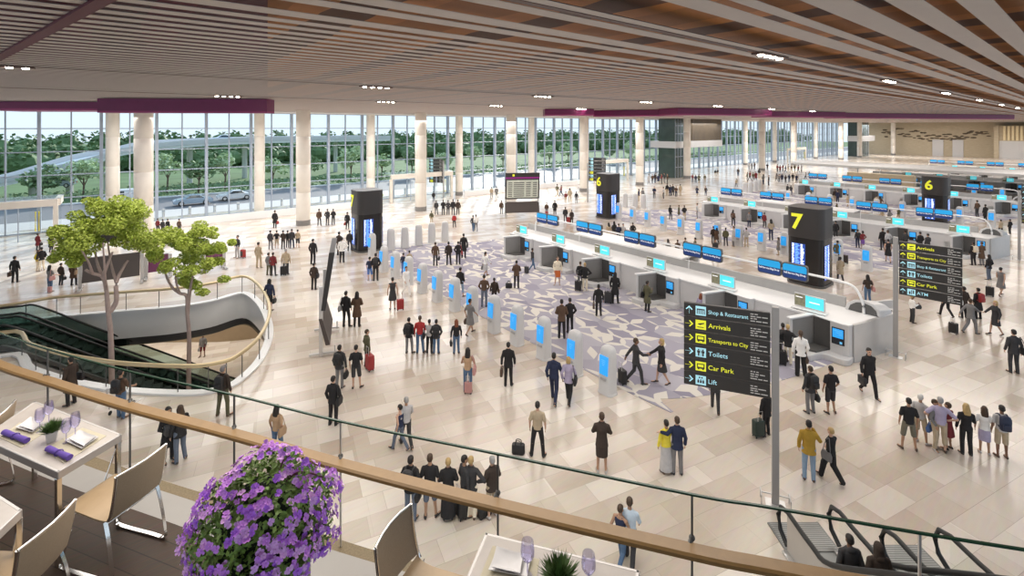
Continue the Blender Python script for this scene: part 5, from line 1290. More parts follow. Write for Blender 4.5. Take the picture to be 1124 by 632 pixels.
for i, (x, a, b, c, d) in enumerate([(297,252.5,274,'charcoal','grey'),(304,252.5,272.6,'black','khaki'),(311,252.5,273.5,'dbrown','black'),(316,252.5,272,'black','charcoal'),(320.5,251,272.6,'charcoal','navy'),(327,251.7,272,'khaki','charcoal')]):
    Q(x,a,b,[10,-5,0,5,-10,0][i],['relax','pocket','clasp','hip','relax','carry'][i],['jacket','tee','jacket','shirt','jacket','shirt'][i]+' '+c,['trousers','shorts','trousers','trousers','trousers','shorts'][i]+' '+d,'short dark','%s from left of six before the glazing' % ORD[i])
Q(302,230.5,250.6,5,'carry','coat black','trousers black','short dark','by the second stone column',[('handbag','red','R')])
for i, (x, a, b, c) in enumerate([(350.5,229,248,'brown'),(359.6,229,247.4,'charcoal'),(366,229,247,'black')]):
    Q(x,a,b,0,['relax','pocket','clasp'][i],'jacket '+c,'trousers charcoal','short dark','%s from left of three right of second column' % ORD[i])
Q(381.5,232.4,251.8,10,'carryl','jacket black','trousers black','short dark','left of the number seven totem far end',[('handbag','red','L')])
Q(343.8,259.7,290,5,'carry','jacket black','trousers black','short dark','farther of two in line left of flight board')
Q(344.8,288,317.8,5,'carry','jacket dbrown','trousers black','short dark','nearer of two in line left of flight board',[('shoulder_bag','black','R')])
Q(296,305.7,341,5,'carry','hood navy','skirt black','hood black','at the curved atrium rail',[('handbag','black','R')])
Q(372.5,254,280,20,'relax','coat dbrown','trousers black','short dark','left of three beside the flight board')
Q(375.5,258,288,-5,'hip','jacket white','trousers black','tail dark','middle of three beside the flight board')
Q(384,252.5,275.5,0,'relax','jacket charcoal','trousers charcoal','short dark','right of three beside the flight board')
Q(223,366.5,391,170,'relax','jacket grey','shorts maroon','short dark','on the lower floor seen through the atrium',[('handbag','lgrey','R')],Z=-6.6)
# ---- far middle
Q(473.7,231.8,246.3,5,'relax','shirt olive','trousers khaki','short dark','alone behind the white kiosk backs')
for i, (x, a, b, c) in enumerate([(479,219.7,235.5,'charcoal'),(486.6,219,236,'black'),(492,219.5,236,'charcoal'),(497.4,218.5,236,'black'),(502.8,219,236,'dbrown')]):
    Q(x,a,b,0,['relax','clasp','pocket','relax','carry'][i],'jacket '+c,'trousers charcoal','short dark','%s of five by middle column' % ['first','second','third','fourth','fifth'][i])
Q(476,210,221.5,0,'relax','jacket black','trousers navy','short dark','below the distant sign by the column')
Q(498.7,237,249.8,0,'relax','hood red','trousers charcoal','short dark','small figure before the middle column')
Q(519.4,236,254,10,'walk','shirt charcoal','trousers denim','short dark','left of couple right of middle column')
Q(522.5,235,254,-10,'walk','shirt white','trousers grey','short dark','right of couple right of middle column')
Q(539.6,205,217,0,'relax','jacket khaki','trousers grey','short dark','left of two near the glazing middle')
Q(545,204.4,217.4,0,'relax','jacket grey','trousers charcoal','short dark','right of two near the glazing middle')
Q(550.4,219.7,235,0,'carry','jacket brown','trousers grey','short dark','left of the freestanding flight board')
Q(600,222,236,5,'relax','jacket brown','trousers charcoal','short dark','left of two past the flight board',[('suitcase','red','',600,237,0,1)])
Q(609,219.7,235.6,0,'carryl','coat black','trousers black','short dark','right of two past the flight board')
Q(620.5,227,244,5,'relax','jacket charcoal','trousers charcoal','short dark','left of two by number six totem',[('suitcase','red','',624,244.5,0,1)])
Q(627.5,230.5,245,0,'carry','coat dbrown','trousers black','short dark','right of two by number six totem')
FAR = []
def crowd(phrase, pts, lod_top=('jacket','coat','shirt','hood'), cols=('charcoal','black','dbrown','brown','grey','maroon','navy','khaki','olive','lgrey')):
    pts = sorted(pts); n = len(pts); rr = random.Random(n*7+int(pts[0][0]))
    for i, q in enumerate(pts):
        x, a, b = q
        Q(x, a, b, rr.choice([-20,0,0,20,60,-70,180]), rr.choice(['relax','pocket','carry','clasp','walk']), rr.choice(lod_top)+' '+rr.choice(cols), 'trousers '+rr.choice(['charcoal','black','grey','navy','khaki']), rr.choice(['short dark','short dark','short brown','long dark']), '%s of %s %s' % (ORD[i], ['one','two','three','four','five','six','seven','eight','nine','ten','eleven','twelve','thirteen','fourteen','fifteen','sixteen'][n-1], phrase), group='crowd '+phrase)
crowd('in the group behind the flight board', [(611.7,201.7,216),(616,203,215),(621,210,223),(625.4,202.8,221.6),(632.6,210,223)])
crowd('standing behind the blue signs at left', [(668,244,266),(674,242.6,265),(679,245,266.5),(684,245,266),(694.5,244,263.5)])
crowd('behind the middle blue signs', [(733,262,284),(743.5,262.7,284.5),(752,260.4,283),(762.7,260.4,284),(785,262,286)])
crowd('on the second leaf carpet left', [(735.7,225,241),(745,225,239),(751,225,242),(765,222.7,240)])
crowd('queuing at the second kiosks', [(782.7,248,267.5),(786.5,249.6,268),(796.3,249.6,270),(805,248,270.5),(810,247,268),(813.5,248.5,269.5),(819,249.6,271)])
crowd('along the second island counter', [(804.5,230,248),(822,232,249.6),(838.8,233,250),(846,235,263.6),(854,262,280)])
crowd('in the crowd before the lift core', [(701,207,221),(705.5,206,221),(718,204.4,218),(728,205,218),(732,201,214.5),(735.5,203,215),(738.5,202,214.5),(742,204,216),(746.5,202,214.5)])
crowd('in distant crowd left of lift core', [(712,190.5,202.6),(716,191,201.5),(719,189.5,201),(722.5,191,202),(726,190.5,202),(729,189.5,201),(732.5,190.5,202)])
crowd('in the distant crowd right of lift core', [(760,190.5,200.5),(763.5,191.5,200.8),(767,191,201),(773.5,191,200.5),(785,187,193.5),(787.5,187.5,193)])
crowd('walking beyond the second kiosks', [(765,206,215),(774.5,206,215)])
crowd('in the far crowd centre right', [(808,196.5,205),(810,184,193.5),(820,188.7,199.3),(823,187.5,198.5),(826.5,189,199),(829.5,188,198.5),(833,183,195.5),(837.5,190,202.6),(843.6,192,203.6)])
crowd('in far crowd by tall columns', [(822,178.5,186),(825,179,186),(828,178,186),(842,179,187),(853,180,188.5),(856,181,189),(859,180.5,188.5),(862,181.5,189.5),(865,180,188),(868.5,181,189),(872,180.5,188.5),(876,181,189.5),(879.5,180,188.5)])
crowd('in the far queue beyond the third island', [(852,190,199),(855,191,200),(858,190.5,199.5),(862,192,200.5),(866,191,200),(870,190,199),(874,191.5,200),(864,202,214),(868,203,214),(884,189,197),(888,188,197)])
crowd('at the third island bays', [(889,207,219.5),(916,207,222.5),(919,208,223),(930,213,226.5),(962,214,229.5),(966,215,230)])
crowd('between second kiosks and third island', [(893,221,235),(897,220.5,234),(905,219.5,234),(918,222,236),(968,229,245),(976,230,245),(986,228,243)])
# ---- riding the escalator at lower right
def rider(L, D, Z, top, hair, where):
    P = cam2w(D, L); x = 562+FL*L/D; yf = 140+FL*(CH-Z)/D; person(x, yf-FL*1.66/D, yf, 5, 'relax', top, 'trousers black', hair, where, Z=Z)
rider(7.29, 10.5, .06, 'hood charcoal', 'short dark', 'riding the lower right escalator, left of two')
rider(7.5, 9.95, .36, 'hood dbrown', 'hood dbrown', 'riding the lower right escalator, right of two')
# ---- luggage trolley
def trolley(x, y, face, label):
    P = px(x, y); t = thing('luggage_trolley', label, 'trolley', (P[0], P[1], 0), facing(face))
    mb = MB()
    for s in (-1, 1): mb.tube([(s*.26,-.35,1.02),(s*.27,-.25,.25),(s*.25,.55,.18)], .018, 6)
    mb.tube([(-.26,-.35,1.02),(.26,-.35,1.02)], .022, 6); mb.tube([(-.27,-.27,.45),(.27,-.27,.45)], .014, 6); mb.build('frame', M_satin, t, smooth=60)
    mb = MB()
    for i in range(6): mb.tube([(-.25+i*.1,-.25,.24),(-.25+i*.1,.55,.18)], .01, 5)
    mb.build('basket', M_satin, t)
    for a, b in ((-.25,-.22),(.25,-.22),(0,.5)): mb = MB(); mb.ball((a, b, .08), .03, .08, .08, 10, 8); mb.build('wheel', M_black, t)
trolley(134, 452, 5, 'metal luggage trolley pushed by the person with black backpack at left')
trolley(709, 262, 60, 'luggage trolley near the second row of kiosks')
bpy.data.scenes.remove(TMPS)
import collections
_c = collections.Counter(a for a, b, c in PREG)
# ================================================================ mezzanine in the foreground
def V3(p): return Vector((p[0], p[1], 0))
DK = CH-3.4                     # deck level
ZG, ZR, ZB = CH-2.6, CH-2.92, CH-3.7   # glass top, wooden rail, foot of the glass
M_deckw = None
def plank_mat():
    m = bpy.data.materials.new('dark_deck_planks'); n, l, b = nt(m)
    tc = n.new('ShaderNodeTexCoord'); mp = n.new('ShaderNodeMapping'); mp.inputs['Rotation'].default_value = (0,0,radians(58))
    l.new(tc.outputs['Object'], mp.inputs[0])
    br = n.new('ShaderNodeTexBrick'); br.inputs['Scale'].default_value = 1; br.inputs['Brick Width'].default_value = 2.4; br.inputs['Row Height'].default_value = .15
    br.inputs['Mortar Size'].default_value = .004; br.inputs['Color1'].default_value = (.040,.024,.016,1); br.inputs['Color2'].default_value = (.066,.042,.028,1); br.inputs['Mortar'].default_value = (.02,.014,.01,1)
    l.new(mp.outputs[0], br.inputs['Vector'])
    no = n.new('ShaderNodeTexNoise'); no.inputs['Scale'].default_value = 6; m2 = n.new('ShaderNodeMapping'); m2.inputs['Scale'].default_value = (1,14,1); m2.inputs['Rotation'].default_value = (0,0,radians(58))
    l.new(tc.outputs['Object'], m2.inputs[0]); l.new(m2.outputs[0], no.inputs['Vector'])
    mx = n.new('ShaderNodeMix'); mx.data_type = 'RGBA'; mx.blend_type = 'OVERLAY'; mx.inputs['Factor'].default_value = .5
    l.new(br.outputs['Color'], mx.inputs['A']); l.new(no.outputs['Color'], mx.inputs['B']); l.new(mx.outputs['Result'], b.inputs['Base Color']); b.inputs['Roughness'].default_value = .5; b.inputs['Specular IOR Level'].default_value = .25
    return m
M_planks = plank_mat()
gp = [(-60,345),(0,366),(54,384),(142.6,408),(257,434),(374,463),(540,497.5),(760,543.5),(840,556.7),(1010,585.8),(1124,604),(1300,630)]
GL = [V3(px(x, y, ZG)) for x, y in gp]; GS = spline([(v.x, v.y, 0) for v in GL], 6)
rpx = [(-60,373),(0,400.5),(54,418.5),(142.6,446.5),(256,476.5),(374,510),(540,553),(755,604),(840,621),(930,638),(1100,668)]
RS = spline([(v[0], v[1], 0) for v in (px(x, y, ZR) for x, y in rpx)], 6)
def off(P, d):       # shift a plan path towards the viewer
    o = []
    for i, p in enumerate(P):
        t = P[min(i+1, len(P)-1)]-P[max(i-1, 0)]; t.normalize(); o.append(p+Vector((t.y, -t.x, 0))*d)
    return o
def cdist(p): return AX*p.x+.7769*p.y
sgn = 1 if cdist(off(GS, 1)[30]) < cdist(GS[30]) else -1
t = thing('glass_balustrade', 'frameless glass balustrade with green top edge and wooden handrail along the restaurant edge', 'balustrade', (GS[30].x, GS[30].y, ZB))
O = Vector((GS[30].x, GS[30].y, ZB))
mb = MB(); mb.wallstrip([(p.x-O.x, p.y-O.y) for p in GS], 0, ZG-ZB); mb.build('glass_panel', M_glassbal, t, smooth=60)
mb = MB(); mb.strip([(p.x-O.x, p.y-O.y, ZG-ZB+.006) for p in GS], .016, .014); mb.build('top_edge', mat('glass_edge_green', (.015,.055,.03), .2, var=0), t, smooth=60)
mb = MB(); P = [(p.x-O.x, p.y-O.y, ZR-ZB) for p in RS]
rings = []
for i, p in enumerate([Vector(q) for q in P]):
    tt = Vector(P[min(i+1, len(P)-1)])-Vector(P[max(i-1, 0)]); tt.z = 0; tt.normalize(); a = Vector((tt.y, -tt.x, 0))
    rings.append([p+a*(.062*cx_)+Vector((0,0,.026*cz_)) for cx_, cz_ in ((-1,-.5),(-.75,-1),(.75,-1),(1,-.5),(1,.5),(.75,1),(-.75,1),(-1,.5))])
mb.loft(rings); mb.build('handrail', wood('rail_oak', (.22,.125,.045), (.32,.19,.075), (3,3,30), .35), t, smooth=35)
for x, m in ((52,M_dgrey),(142.5,M_dgrey),(257,M_dgrey),(374,M_satin),(547,M_dgrey),(760,M_dgrey),(1010,M_satin)):
    q = min(GS, key=lambda v: abs(562+FL*(.7775*v.x-.6296*v.y)/cdist(v)-x)); q = q-O; q.z = 0
    i = min(range(len(GS)), key=lambda i: abs(562+FL*(.7775*GS[i].x-.6296*GS[i].y)/cdist(GS[i])-x))
    # exact point on the path at this bearing
    a, b = GS[max(i-1,0)], GS[min(i+1,len(GS)-1)]; f = lambda v: 562+FL*(.7775*v.x-.6296*v.y)/cdist(v)
    u = (x-f(a))/(f(b)-f(a)); q = a+(b-a)*u-O
    mb = MB(); mb.box(q.x, q.y, (ZG-ZB)/2, .014, .014, ZG-ZB, .7); po = mb.build('post', m, t)
    c = min(RS, key=lambda v: (v-O-Vector((q.x, q.y, 0))-Vector((0,0,0))).xy.length)-O
    mb = MB(); mb.tube([(q.x, q.y, ZR-ZB-.03), (q.x*.6+c.x*.4, q.y*.6+c.y*.4, ZR-ZB+.03), (c.x, c.y, ZR-ZB-.02)], .014, 8); mb.ball((q.x, q.y, ZR-ZB+.02), .022); mb.build('bracket', M_dgrey, po, smooth=60)
# edge strips and slab
def band(d0, d1, z0, z1, name, m, label=None):
    A, B = off(GS, sgn*d0), off(GS, sgn*d1); mb = MB(); rings = [[(a.x,a.y,z0),(b.x,b.y,z0),(b.x,b.y,z1),(a.x,a.y,z1)] for a, b in zip(A, B)]; mb.loft(rings); return struct(mb.build(name, m))
band(-.06, .15, ZB-.5, ZB, 'trim_7', mat('speckled_brown', (.20,.15,.085), .7, var=.5, vscale=60))
band(.15, .20, ZB-.5, ZB+.02, 'trim_8', M_satin); band(.20, .27, ZB-.5, ZB-.02, 'trim_9', M_dgrey); band(.27, .31, ZB-.5, ZB+.03, 'trim_10', M_satin)
band(.31, .58, ZB-.5, DK-.03, 'trim_11', mat('pale_edge', (.36,.34,.32), .5)); 
E0 = off(GS, sgn*.58); poly = [(p.x, p.y) for p in E0]; a0, a1 = cam2w(-1.5, 4.2), cam2w(-1.5, -7)
mb = MB(); mb.prism(poly+[a0, a1], DK-.5, DK); struct(mb.build('floor', M_planks))
# ---------------------------------------------------------------- chairs
M_ply = wood('chair_ply', (.36,.25,.14), (.48,.34,.20), (2,2,18), .4); M_weave = wood('chair_weave', (.26,.19,.125), (.40,.31,.215), (40,40,40), .6)
def chair(rearL, rearR, label, w=.42):
    """rearL, rearR: pixel positions of the two back feet of the seat (height of the seat)"""
    A, B = V3(px(*rearL, DK+.45)), V3(px(*rearR, DK+.45)); c = (A+B)/2; d = B-A; d.z = 0; d.normalize()
    ang = atan2(d.y, d.x)
    t = thing('restaurant_chair', label, 'chair', (c.x, c.y, DK), ang)
    # local: +x from left foot to right foot, front is +y
    prof = [(.50,.405),(.49,.44),(.44,.465),(.30,.455),(.12,.44),(.03,.445),(-.01,.47),(-.035,.54),(-.06,.66),(-.08,.80)]
    Pp = [(p.x, p.z) for p in spline([(a, 0, b) for a, b in prof], 4)]
    k = next(i for i, q in enumerate(Pp) if q[1] > .47 and q[0] < .05)
    def shell(P, ww, curve):
        mb = MB(); rings = []
        for y, z in P:
            r = []
            for s in (-1, -.5, 0, .5, 1): r.append((s*ww/2, y-curve*(1-s*s)*.03, z))
            for s in (1, .5, 0, -.5, -1): r.append((s*ww/2, y-curve*(1-s*s)*.03-.012*curve, z-.012*(1-curve)))
            rings.append(r)
        mb.loft(rings); return mb
    shell(Pp[:k+1], w, 0).build('seat', M_ply, t, smooth=50)
    bk = shell(Pp[k:], w, 1).build('backrest', M_weave, t, smooth=50)
    y, z = Pp[-1]; mb = MB(); mb.tube([(-w/2-.005, y, z), (-w/4, y-.022, z+.004), (0, y-.03, z+.004), (w/4, y-.022, z+.004), (w/2+.005, y, z)], .008, 8); mb.build('top_rim', M_chrome, t, smooth=60)
    for s in (-1, 1):
        mb = MB(); mb.tube([(s*(w/2+.005), y, z) for y, z in Pp[k-2:]], .011, 8); mb.build('back_frame', M_chrome, t, smooth=60)
        mb = MB(); x = s*(w/2+.01)
        mb.strip(spline([(x,.02,.44),(x*1.02,-.02,.30),(x*1.05,-.06,.06),(x*1.05,-.03,.012),(x*1.05,.1,.012),(x*1.05,.42,.012),(x*1.05,.46,.05),(x*1.02,.40,.25),(x,.36,.44)], 5), .028, .016); mb.build('leg', M_chrome, t, smooth=50)
    mb = MB(); mb.tube([(-w/2,.03,.42),(w/2,.03,.42)], .012, 8); mb.tube([(-w/2,.36,.43),(w/2,.36,.43)], .012, 8); mb.build('crossbar', M_chrome, t, smooth=60)
    return t
chair((122.4,570),(171,534), 'tan woven back chair at the near end of the left table', .38)
chair((8,664),(67,606), 'tan woven back chair cut off at the bottom left corner', .40)
chair((459,617),(427,664), 'curved plywood chair facing the right table, seen from behind', .37)
chair((-28,512),(3,483), 'pale wooden chair at the far left end of left table', .44)
# ---------------------------------------------------------------- tables
M_marble = mat('table_marble', (.44,.395,.36), .25, var=.18, vscale=6)
def table(corners, label):
    """corners: pixels of the table top, in order round"""
    P = [V3(px(x, y, DK+.74)) for x, y in corners]; c = sum(P, Vector())/4
    t = thing('restaurant_table', label, 'table', (c.x, c.y, DK)); Q = [(p.x-c.x, p.y-c.y) for p in P]
    mb = MB(); mb.prism([(x*.985, y*.985) for x, y in Q], .725, .742); mb.build('table_top', M_marble, t)
    mb = MB()
    for i in range(4):
        a, b = Q[i], Q[(i+1) % 4]; d = Vector((b[0]-a[0], b[1]-a[1], 0)); m = ((a[0]+b[0])/2, (a[1]+b[1])/2)
        mb.box(m[0], m[1], .712, d.length+.02, .022, .062, atan2(d.y, d.x))
    mb.build('apron', mat('table_frame_pale', (.50,.47,.45), .25, metal=.3, var=.03), t, bevel=.004)
    for x, y in Q:
        mb = MB(); mb.box(x*.975, y*.975, .34, .035, .035, .69, .5); mb.build('leg', M_chrome, t, bevel=.004)
    mb = MB(); a, b = Q[0], Q[1]
    mb.tube([(a[0]*.97, a[1]*.97, .66), ((a[0]*.75+b[0]*.25)*.97, (a[1]*.75+b[1]*.25)*.97, .4)], .006, 6); mb.build('brace', M_chrome, t)
    return t
table([(131.8,477),(64.6,517),(-18,480),(38,441)], 'long marble topped table set for two at left above the chairs')
table([(22,560),(-12,592),(-90,545),(-40,520)], 'marble table corner cut off at the left edge')
table([(534,586),(700,627),(690,690),(505,655)], 'marble topped table cut off at the bottom centre')
# ---------------------------------------------------------------- table ware
TZ = DK+.742
def quadpx(c, z): return [V3(px(x, y, z)) for x, y in c]
def flat(name, label, cat, corners, z, h, m, group=None, rim=0, part=None):
    P = quadpx(corners, z); c = sum(P, Vector())/len(P); Q = [(p.x-c.x, p.y-c.y) for p in P]
    mb = MB()
    if rim:
        up = [(x, y, h*1.8) for x, y in Q]; 
        def sub(k, zz): 
            o = []
            for i in range(4):
                a, b = Q[i], Q[(i+1) % 4]
                for u in (0, .25, .5, .75):
                    bow = 1-.04*sin(pi*u)
                    corner = 1.0
                    o.append(((a[0]+(b[0]-a[0])*u)*k*bow, (a[1]+(b[1]-a[1])*u)*k*bow, zz+(.003*abs(cos(pi*u)) if k > .9 else 0)))
            return o
        mb.loft([sub(.5,0), sub(.95,.008), sub(1,.016), sub(.93,.014), sub(.6,.006)])
    else: mb.prism(Q, 0, h)
    o = mb.build(name, m, None, smooth=40 if rim else 0); o.location = (c.x, c.y, z); return tag(o, label, cat, group)
M_mat = mat('placemat_cream', (.50,.45,.33), .7, var=.08, vscale=30); M_china = mat('white_china', (.62,.60,.60), .2, var=.02); M_nap = mat('napkin_violet', (.12,.065,.34), .8, var=.2, vscale=30)
flat('placemat', 'cream placemat at the near place of the left table', 'placemat', [(70.5,508.5),(48,494),(91,469.5),(117,478.5)], TZ, .004, M_mat)
flat('placemat', 'cream placemat at the left place of the left table', 'placemat', [(24,491.5),(0,480),(22,464),(52,473)], TZ, .004, M_mat)
flat('placemat', 'cream placemat on the bottom centre table', 'placemat', [(541,599),(592,614),(588,642),(524,640)], TZ, .004, M_mat)
def plates(cs, where, first):
    for i, (c, w) in enumerate(zip(cs, ('lower larger', 'upper smaller'))): flat('plate', '%s square white plate of the stack on the %s' % (w, where), 'plate', c, TZ+.006+i*.014, .01, M_china, rim=1)
plates(([(90,494.5),(71,485.5),(87,474),(109,481.5)], [(92,491.5),(75,483),(89,474),(106,480.5)]), 'near placemat of left table', 0)
plates(([(36,476.5),(17,471),(34,459),(50,466)], [(37,474),(21,469),(35,460),(48,465.5)]), 'left placemat of left table', 0)
plates(([(536,628),(545,602),(584,612),(579,636)], [(540,625),(547,604),(575,611),(571,632)]), 'bottom centre table', 0)
def napkin(a, b, label):
    A, B = V3(px(*a, TZ+.025)), V3(px(*b, TZ+.025)); c = (A+B)/2; d = B-A; L = d.length
    t = thing('napkin', label, 'napkin', (c.x, c.y, TZ+.005), atan2(d.y, d.x))
    mb = MB(); rings = []
    for i in range(13):
        u = i/12; r = .024*(1-.18*sin(pi*u)**4)*(1+.05*sin(u*40)); rings.append([(-L/2+L*u, r*cos(q), .022+r*sin(q)*.85) for q in [2*pi*j/14 for j in range(14)]])
    mb.loft(rings); mb.build('roll', M_nap, t, smooth=60)
    mb = MB(); mb.tube([(.0+.01*cos(q), .026*cos(q), .022+.024*sin(q)) for q in [2*pi*j/14 for j in range(14)]], .004, 6, closed=True); mb.build('tie', M_nap, t, smooth=60)
napkin((53,492),(77,502), 'rolled violet napkin on the near placemat of the left table')
napkin((5,474),(30,483.5), 'rolled violet napkin on the left placemat of the left table')
def wineglass(x, yfoot, h, label, s=1):
    P = px(x, yfoot, TZ); t = thing('wine_glass', label, 'glass', (P[0], P[1], TZ), 0, 'pale lilac wine glasses')
    g = glassmat('lilac_glass', (.78,.76,.93), .35, cap=.55)
    mb = MB(); R = .034*s; prof = [(.004,h*.42),(.02*s,h*.46),(R,h*.6),(R*1.02,h*.75),(R*.86,h)]
    n = 20; rings = [[(r*cos(2*pi*j/n), r*sin(2*pi*j/n), z) for j in range(n)] for r, z in prof]; mb.loft(rings, cap=False); mb.build('bowl', g, t, smooth=60)
    mb = MB(); mb.tube([(0,0,.006),(0,0,h*.43)], .004, 8); mb.build('stem', g, t, smooth=60)
    mb = MB(); mb.lathe([(.030*s,0),(.031*s,.003),(.008,.007)], 18); mb.build('foot', g, t, smooth=60)
wineglass(44,474,.20,'lilac wine glass left of the pot plant, nearer of two'); wineglass(54,465,.20,'lilac wine glass left of the pot plant, farther of two')
wineglass(73,486,.20,'lilac wine glass right of the pot plant, nearer of two'); wineglass(83,481,.22,'lilac wine glass right of the pot plant, farther of two')
wineglass(579,632,.21,'lilac wine glass beside the plate on the bottom centre table', 1.2); wineglass(646,645,.20,'lilac wine glass right of the plant on the bottom centre table', 1.2)
def potplant(x, y, label, s=1.0, pot=True):
    P = px(x, y, TZ); t = thing('potted_plant', label, 'plant', (P[0], P[1], TZ)); t.scale = (s,)*3; rr = random.Random(int(x))
    mb = MB(); q = lambda w, z: [(a, b, z) for a, b in rrect(w, w, .012)]
    mb.loft([q(.062,0), q(.085,.09), q(.078,.09), q(.07,.07)]); mb.build('pot', M_china, t, smooth=40)
    mb = MB()
    for i in range(420):
        th = rr.uniform(0, 2*pi); ph = rr.uniform(0, 1)**.6*1.15; d = Vector((sin(ph)*cos(th), sin(ph)*sin(th), cos(ph))); b = Vector((d.x*.02, d.y*.02, .07)); ln = rr.uniform(.06,.115)
        w = Vector((-sin(th), cos(th), 0))*.004; m = b+d*ln*.6; mb.add([b-w*.5, b+w*.5, m+w, m-w], [(0,1,2,3)]); mb.add([m-w, m+w, b+d*ln+Vector((0,0,rr.uniform(-.01,.015)))], [(0,1,2)])
    mb.build('leaves', mat('herb_green', (.07,.13,.03), .6, var=.5, vscale=40), t)
potplant(57.5,483.5,'small green herb plant in white square pot on the left table', 1.0); potplant(614,651,'small green herb plant on the bottom centre table', 1.15)
# ---------------------------------------------------------------- flowering bush
def bush():
    D, L = 2.25, (290-562)/FL*2.25; X, Y = cam2w(D, L); zc = CH-(578-140)*D/FL; R = .29; K = R/.385
    t = thing('flowering_plant', 'big round bush of violet flowers in a tall pot on the restaurant deck', 'plant', (X, Y, DK)); z0 = zc-DK; rr = random.Random(77)
    F_, R_ = Vector((AX,.7769,0)), Vector((.7775,-.6296,0)); toeye = (Vector((0,0,CH))-Vector((X,Y,zc))).normalized()
    mb = MB(); mb.lathe([(.15,0),(.20,.7),(.20,z0-.25),(.17,z0-.25)], 24); mb.build('pot', mat('planter_stone', (.30,.27,.24), .6), t, smooth=40)
    mb = MB()
    def leaf(p, d, s):
        a = d.cross(Vector((rr.uniform(-1,1),rr.uniform(-1,1),rr.uniform(-1,1)))).normalized(); b = (d*.5+a.cross(d)*.8).normalized()
        mb.add([p, p+b*s*.5+a*s*.28+d*s*.06, p+b*s, p+b*s*.5-a*s*.28+d*s*.06, p+b*s*.5], [(0,1,4),(1,2,4),(2,3,4),(3,0,4)])
    def rad(d): return R*(1+.07*sin(d.x*7+1)+.06*sin(d.z*8+d.y*5))
    for i in range(5600):
        d = Vector((rr.gauss(0,1), rr.gauss(0,1), rr.gauss(0,1))).normalized(); leaf(Vector((0,0,z0))+d*rad(d)*rr.uniform(.72,.97), d, rr.uniform(.02,.036))
    # loose sprigs
    sp = [(.155,.07,.33),(.36,.24,.08),(.40,.18,.04),(-.42,.10,.05),(-.40,-.03,0),(.15,.38,0)]
    for a, b, c in ((.12,.33,0),(.20,.255,0),(.285,.215,0),(-.27,.04,0)):
        for i in range(16): leaf(Vector((0,0,z0))+R_*(a+rr.uniform(-.03,.03))+Vector((0,0,b+rr.uniform(-.04,.03))), toeye, .026)
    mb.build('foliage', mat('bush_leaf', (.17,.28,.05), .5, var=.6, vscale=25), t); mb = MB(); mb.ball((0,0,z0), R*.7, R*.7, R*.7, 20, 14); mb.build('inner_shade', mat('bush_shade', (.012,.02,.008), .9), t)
    mb = MB(); O_ = Vector((0,0,z0))
    for a, b, a2, b2 in ((.12,.30,.40,.29),(.12,.26,.28,.33),(-.3,.1,-.40,.06),(.08,.3,.16,.44)): a, b, a2, b2 = a*K, b*K, a2*K, b2*K; mb.tube(spline([O_+R_*a+Vector((0,0,b)), O_+R_*((a+a2)/2)+Vector((0,0,(b+b2)/2+.03)), O_+R_*a2+Vector((0,0,b2))], 4), .004, 5)
    mb.build('stems', mat('bush_stem', (.12,.03,.05), .6), t)
    vio = [mat('petal_violet', (.68,.28,.93), .6, var=.2, vscale=30), mat('petal_lilac', (.80,.45,.96), .6, var=.2, vscale=30), mat('petal_deep', (.50,.17,.82), .6, var=.2, vscale=30)]
    def flowermesh(seed):
        q = random.Random(seed); m = MB()
        for k in range(5):
            a = 2*pi*k/5+q.uniform(-.2,.2); u = Vector((cos(a), sin(a), 0)); v = Vector((-sin(a), cos(a), 0)); r = .0148*q.uniform(.85,1.15); cup = q.uniform(-.003,.008)
            pts = [Vector((0,0,0))]+[u*r*f+v*r*g+Vector((0,0,h)) for f, g, h in ((.35,-.32,.002),(.75,-.48,.004+cup),(1.05,-.2,.003+cup),(1.0,0,.001+cup),(1.05,.2,.003+cup),(.75,.48,.004+cup),(.35,.32,.002))]
            m.add(pts, [(0,1,2),(0,2,3,4),(0,4,5,6),(0,6,7)])
        m.ball((0,0,.003), .004, .004, .004, 6, 4); return m
    protos = []
    for i in range(5):
        me = flowermesh(i).mesh('flower'); me.materials.append(vio[i % 3]); me.shade_smooth(); protos.append(me)
    spots = []
    for i in range(5200):
        d = Vector((rr.gauss(0,1), rr.gauss(0,1), rr.gauss(0,1))).normalized()
        if d.dot(toeye) < -.35: continue
        if noise.noise(d*4.5) < -.02 and rr.random() < .85: continue
        p = Vector((0,0,z0))+d*rad(d)*rr.uniform(.94,1.10)
        if all((p-s[0]).length > .0165 for s in spots): spots.append((p, d))
        if len(spots) > 640: break
    for a, b in ((.15,.48),(.12,.46),(.25,.395),(.42,.34),(.40,.30),(.43,.28),(-.43,.11),(-.41,.14),(-.42,-.02),(-.40,.02),(-.41,-.08)): spots.append((O_+R_*a*K+Vector((0,0,b*K)), (toeye+R_*rr.uniform(-.5,.5)).normalized()))
    spots.sort(key=lambda s: -s[1].dot(toeye)); st = MB()
    for i, (p, d) in enumerate(spots):
        n_ = (d+toeye*.25+Vector((rr.uniform(-.4,.4),)*3)).normalized(); rot = n_.to_track_quat('Z','Y').to_matrix() @ __import__('mathutils').Matrix.Rotation(rr.uniform(0,6), 3, 'Z'); s = rr.uniform(.85,1.25)
        if i < 100:
            o = bpy.data.objects.new('flower', protos[i % 5]); COL.objects.link(o); o.parent = t; o.location = p; o.rotation_euler = rot.to_euler(); o.scale = (s,)*3
        else:
            f = flowermesh(i % 7); st.add([p+rot @ (Vector(v)*s) for v in f.v], f.f, i % 3)
    o = st.build('flowers', vio, t, smooth=180); o['kind'] = 'stuff'
bush()
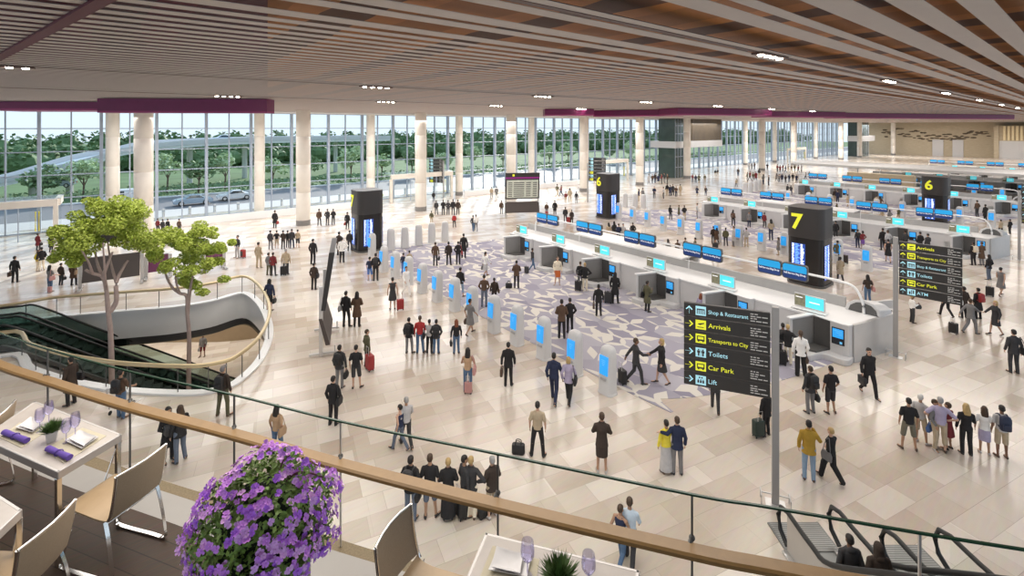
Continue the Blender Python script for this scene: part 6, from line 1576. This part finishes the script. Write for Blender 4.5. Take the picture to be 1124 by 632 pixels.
# ---------------------------------------------------------------- escalators between hall and mezzanine
a = cam2w(12.0, 7.45); b = cam2w(11.3, 9.55)
for q, lab in ((a, 'escalator at lower right rising towards the viewer, carrying two riders'), (b, 'second escalator at the lower right corner')):
    escalator('escalator', lab, (q[0], q[1], 0), atan2(-.7769, -AX), 6.4, lead=1.25, dark=False, width=1.5, slope=.77, solid=lab.startswith('esc'))
# ================================================================ camera, sky, lamps
cam = bpy.data.cameras.new('camera'); co = bpy.data.objects.new('camera', cam); COL.objects.link(co)
cam.sensor_fit = 'HORIZONTAL'; cam.sensor_width = 36; cam.lens = FL/1124*36; cam.shift_y = -176/1124
cam.clip_start = .1; cam.clip_end = 2000
co.location = (0,0,CH); co.rotation_euler = (pi/2, 0, -atan2(AX, .7769)); SC.camera = co
w = bpy.data.worlds.new('sky'); SC.world = w; w.use_nodes = True
n, l = w.node_tree.nodes, w.node_tree.links; bg = n['Background']
tc = n.new('ShaderNodeTexCoord'); sx = n.new('ShaderNodeSeparateXYZ'); l.new(tc.outputs['Generated'], sx.inputs[0])
cr = n.new('ShaderNodeValToRGB'); l.new(sx.outputs['Z'], cr.inputs['Fac'])
cr.color_ramp.elements[0].color = (.74,.86,.97,1); cr.color_ramp.elements[1].color = (.50,.72,1,1); cr.color_ramp.elements[1].position = .6
l.new(cr.outputs['Color'], bg.inputs['Color']); bg.inputs['Strength'].default_value = 1.25
def lamp(kind, name, loc, energy, col=(1,1,1), size=1, rot=None, sy=None, spread=None):
    L = bpy.data.lights.new(name, kind); L.energy = energy; L.color = col
    if kind == 'AREA':
        L.size = size
        if sy: L.shape = 'RECTANGLE'; L.size_y = sy
    o = bpy.data.objects.new(name, L); COL.objects.link(o); o.location = loc
    if rot: o.rotation_euler = rot
    return o, L
o, L = lamp('SUN', 'sun', (0,120,60), 5.5, (1,.95,.88)); L.angle = radians(1.5)
d = Vector((-.55,-.66,-.40)); o.rotation_euler = d.to_track_quat('-Z','Y').to_euler()
for x in (5, 25, 48, 72, 100, 135, 175, 215):
    for y in (8, 27, 44, 57):
        o, L = lamp('AREA', 'unseen_fill_lamp', (x, y, 11.4), 1350*(1.0 if x < 110 else 1.5)*(1 if y < 40 else 1.25), (1,.95,.88) if y < 40 else (1,.985,.965), 14, sy=10 if y < 50 else 6)  # unseen fill lamps added in mid-air to brighten the hall, stronger towards the glazing
for x, y in ((2,38),(9,37),(-4,42)): lamp('AREA', 'lower_storey_fill', (x, y+6, -2.1), 330, (1,.94,.86), 6)  # unseen fill added under the soffit to brighten the dark lower floor
SC.view_settings.view_transform = 'Standard'; SC.view_settings.look = 'None'
SC.cycles.use_denoising = True
SC.cycles.max_bounces = 10; SC.cycles.transparent_max_bounces = 24; SC.cycles.diffuse_bounces = 5; SC.cycles.glossy_bounces = 3
SC.cycles.sample_clamp_indirect = 6; SC.cycles.caustics_reflective = False; SC.cycles.caustics_refractive = False
bpy.data.scenes.remove(TXS)
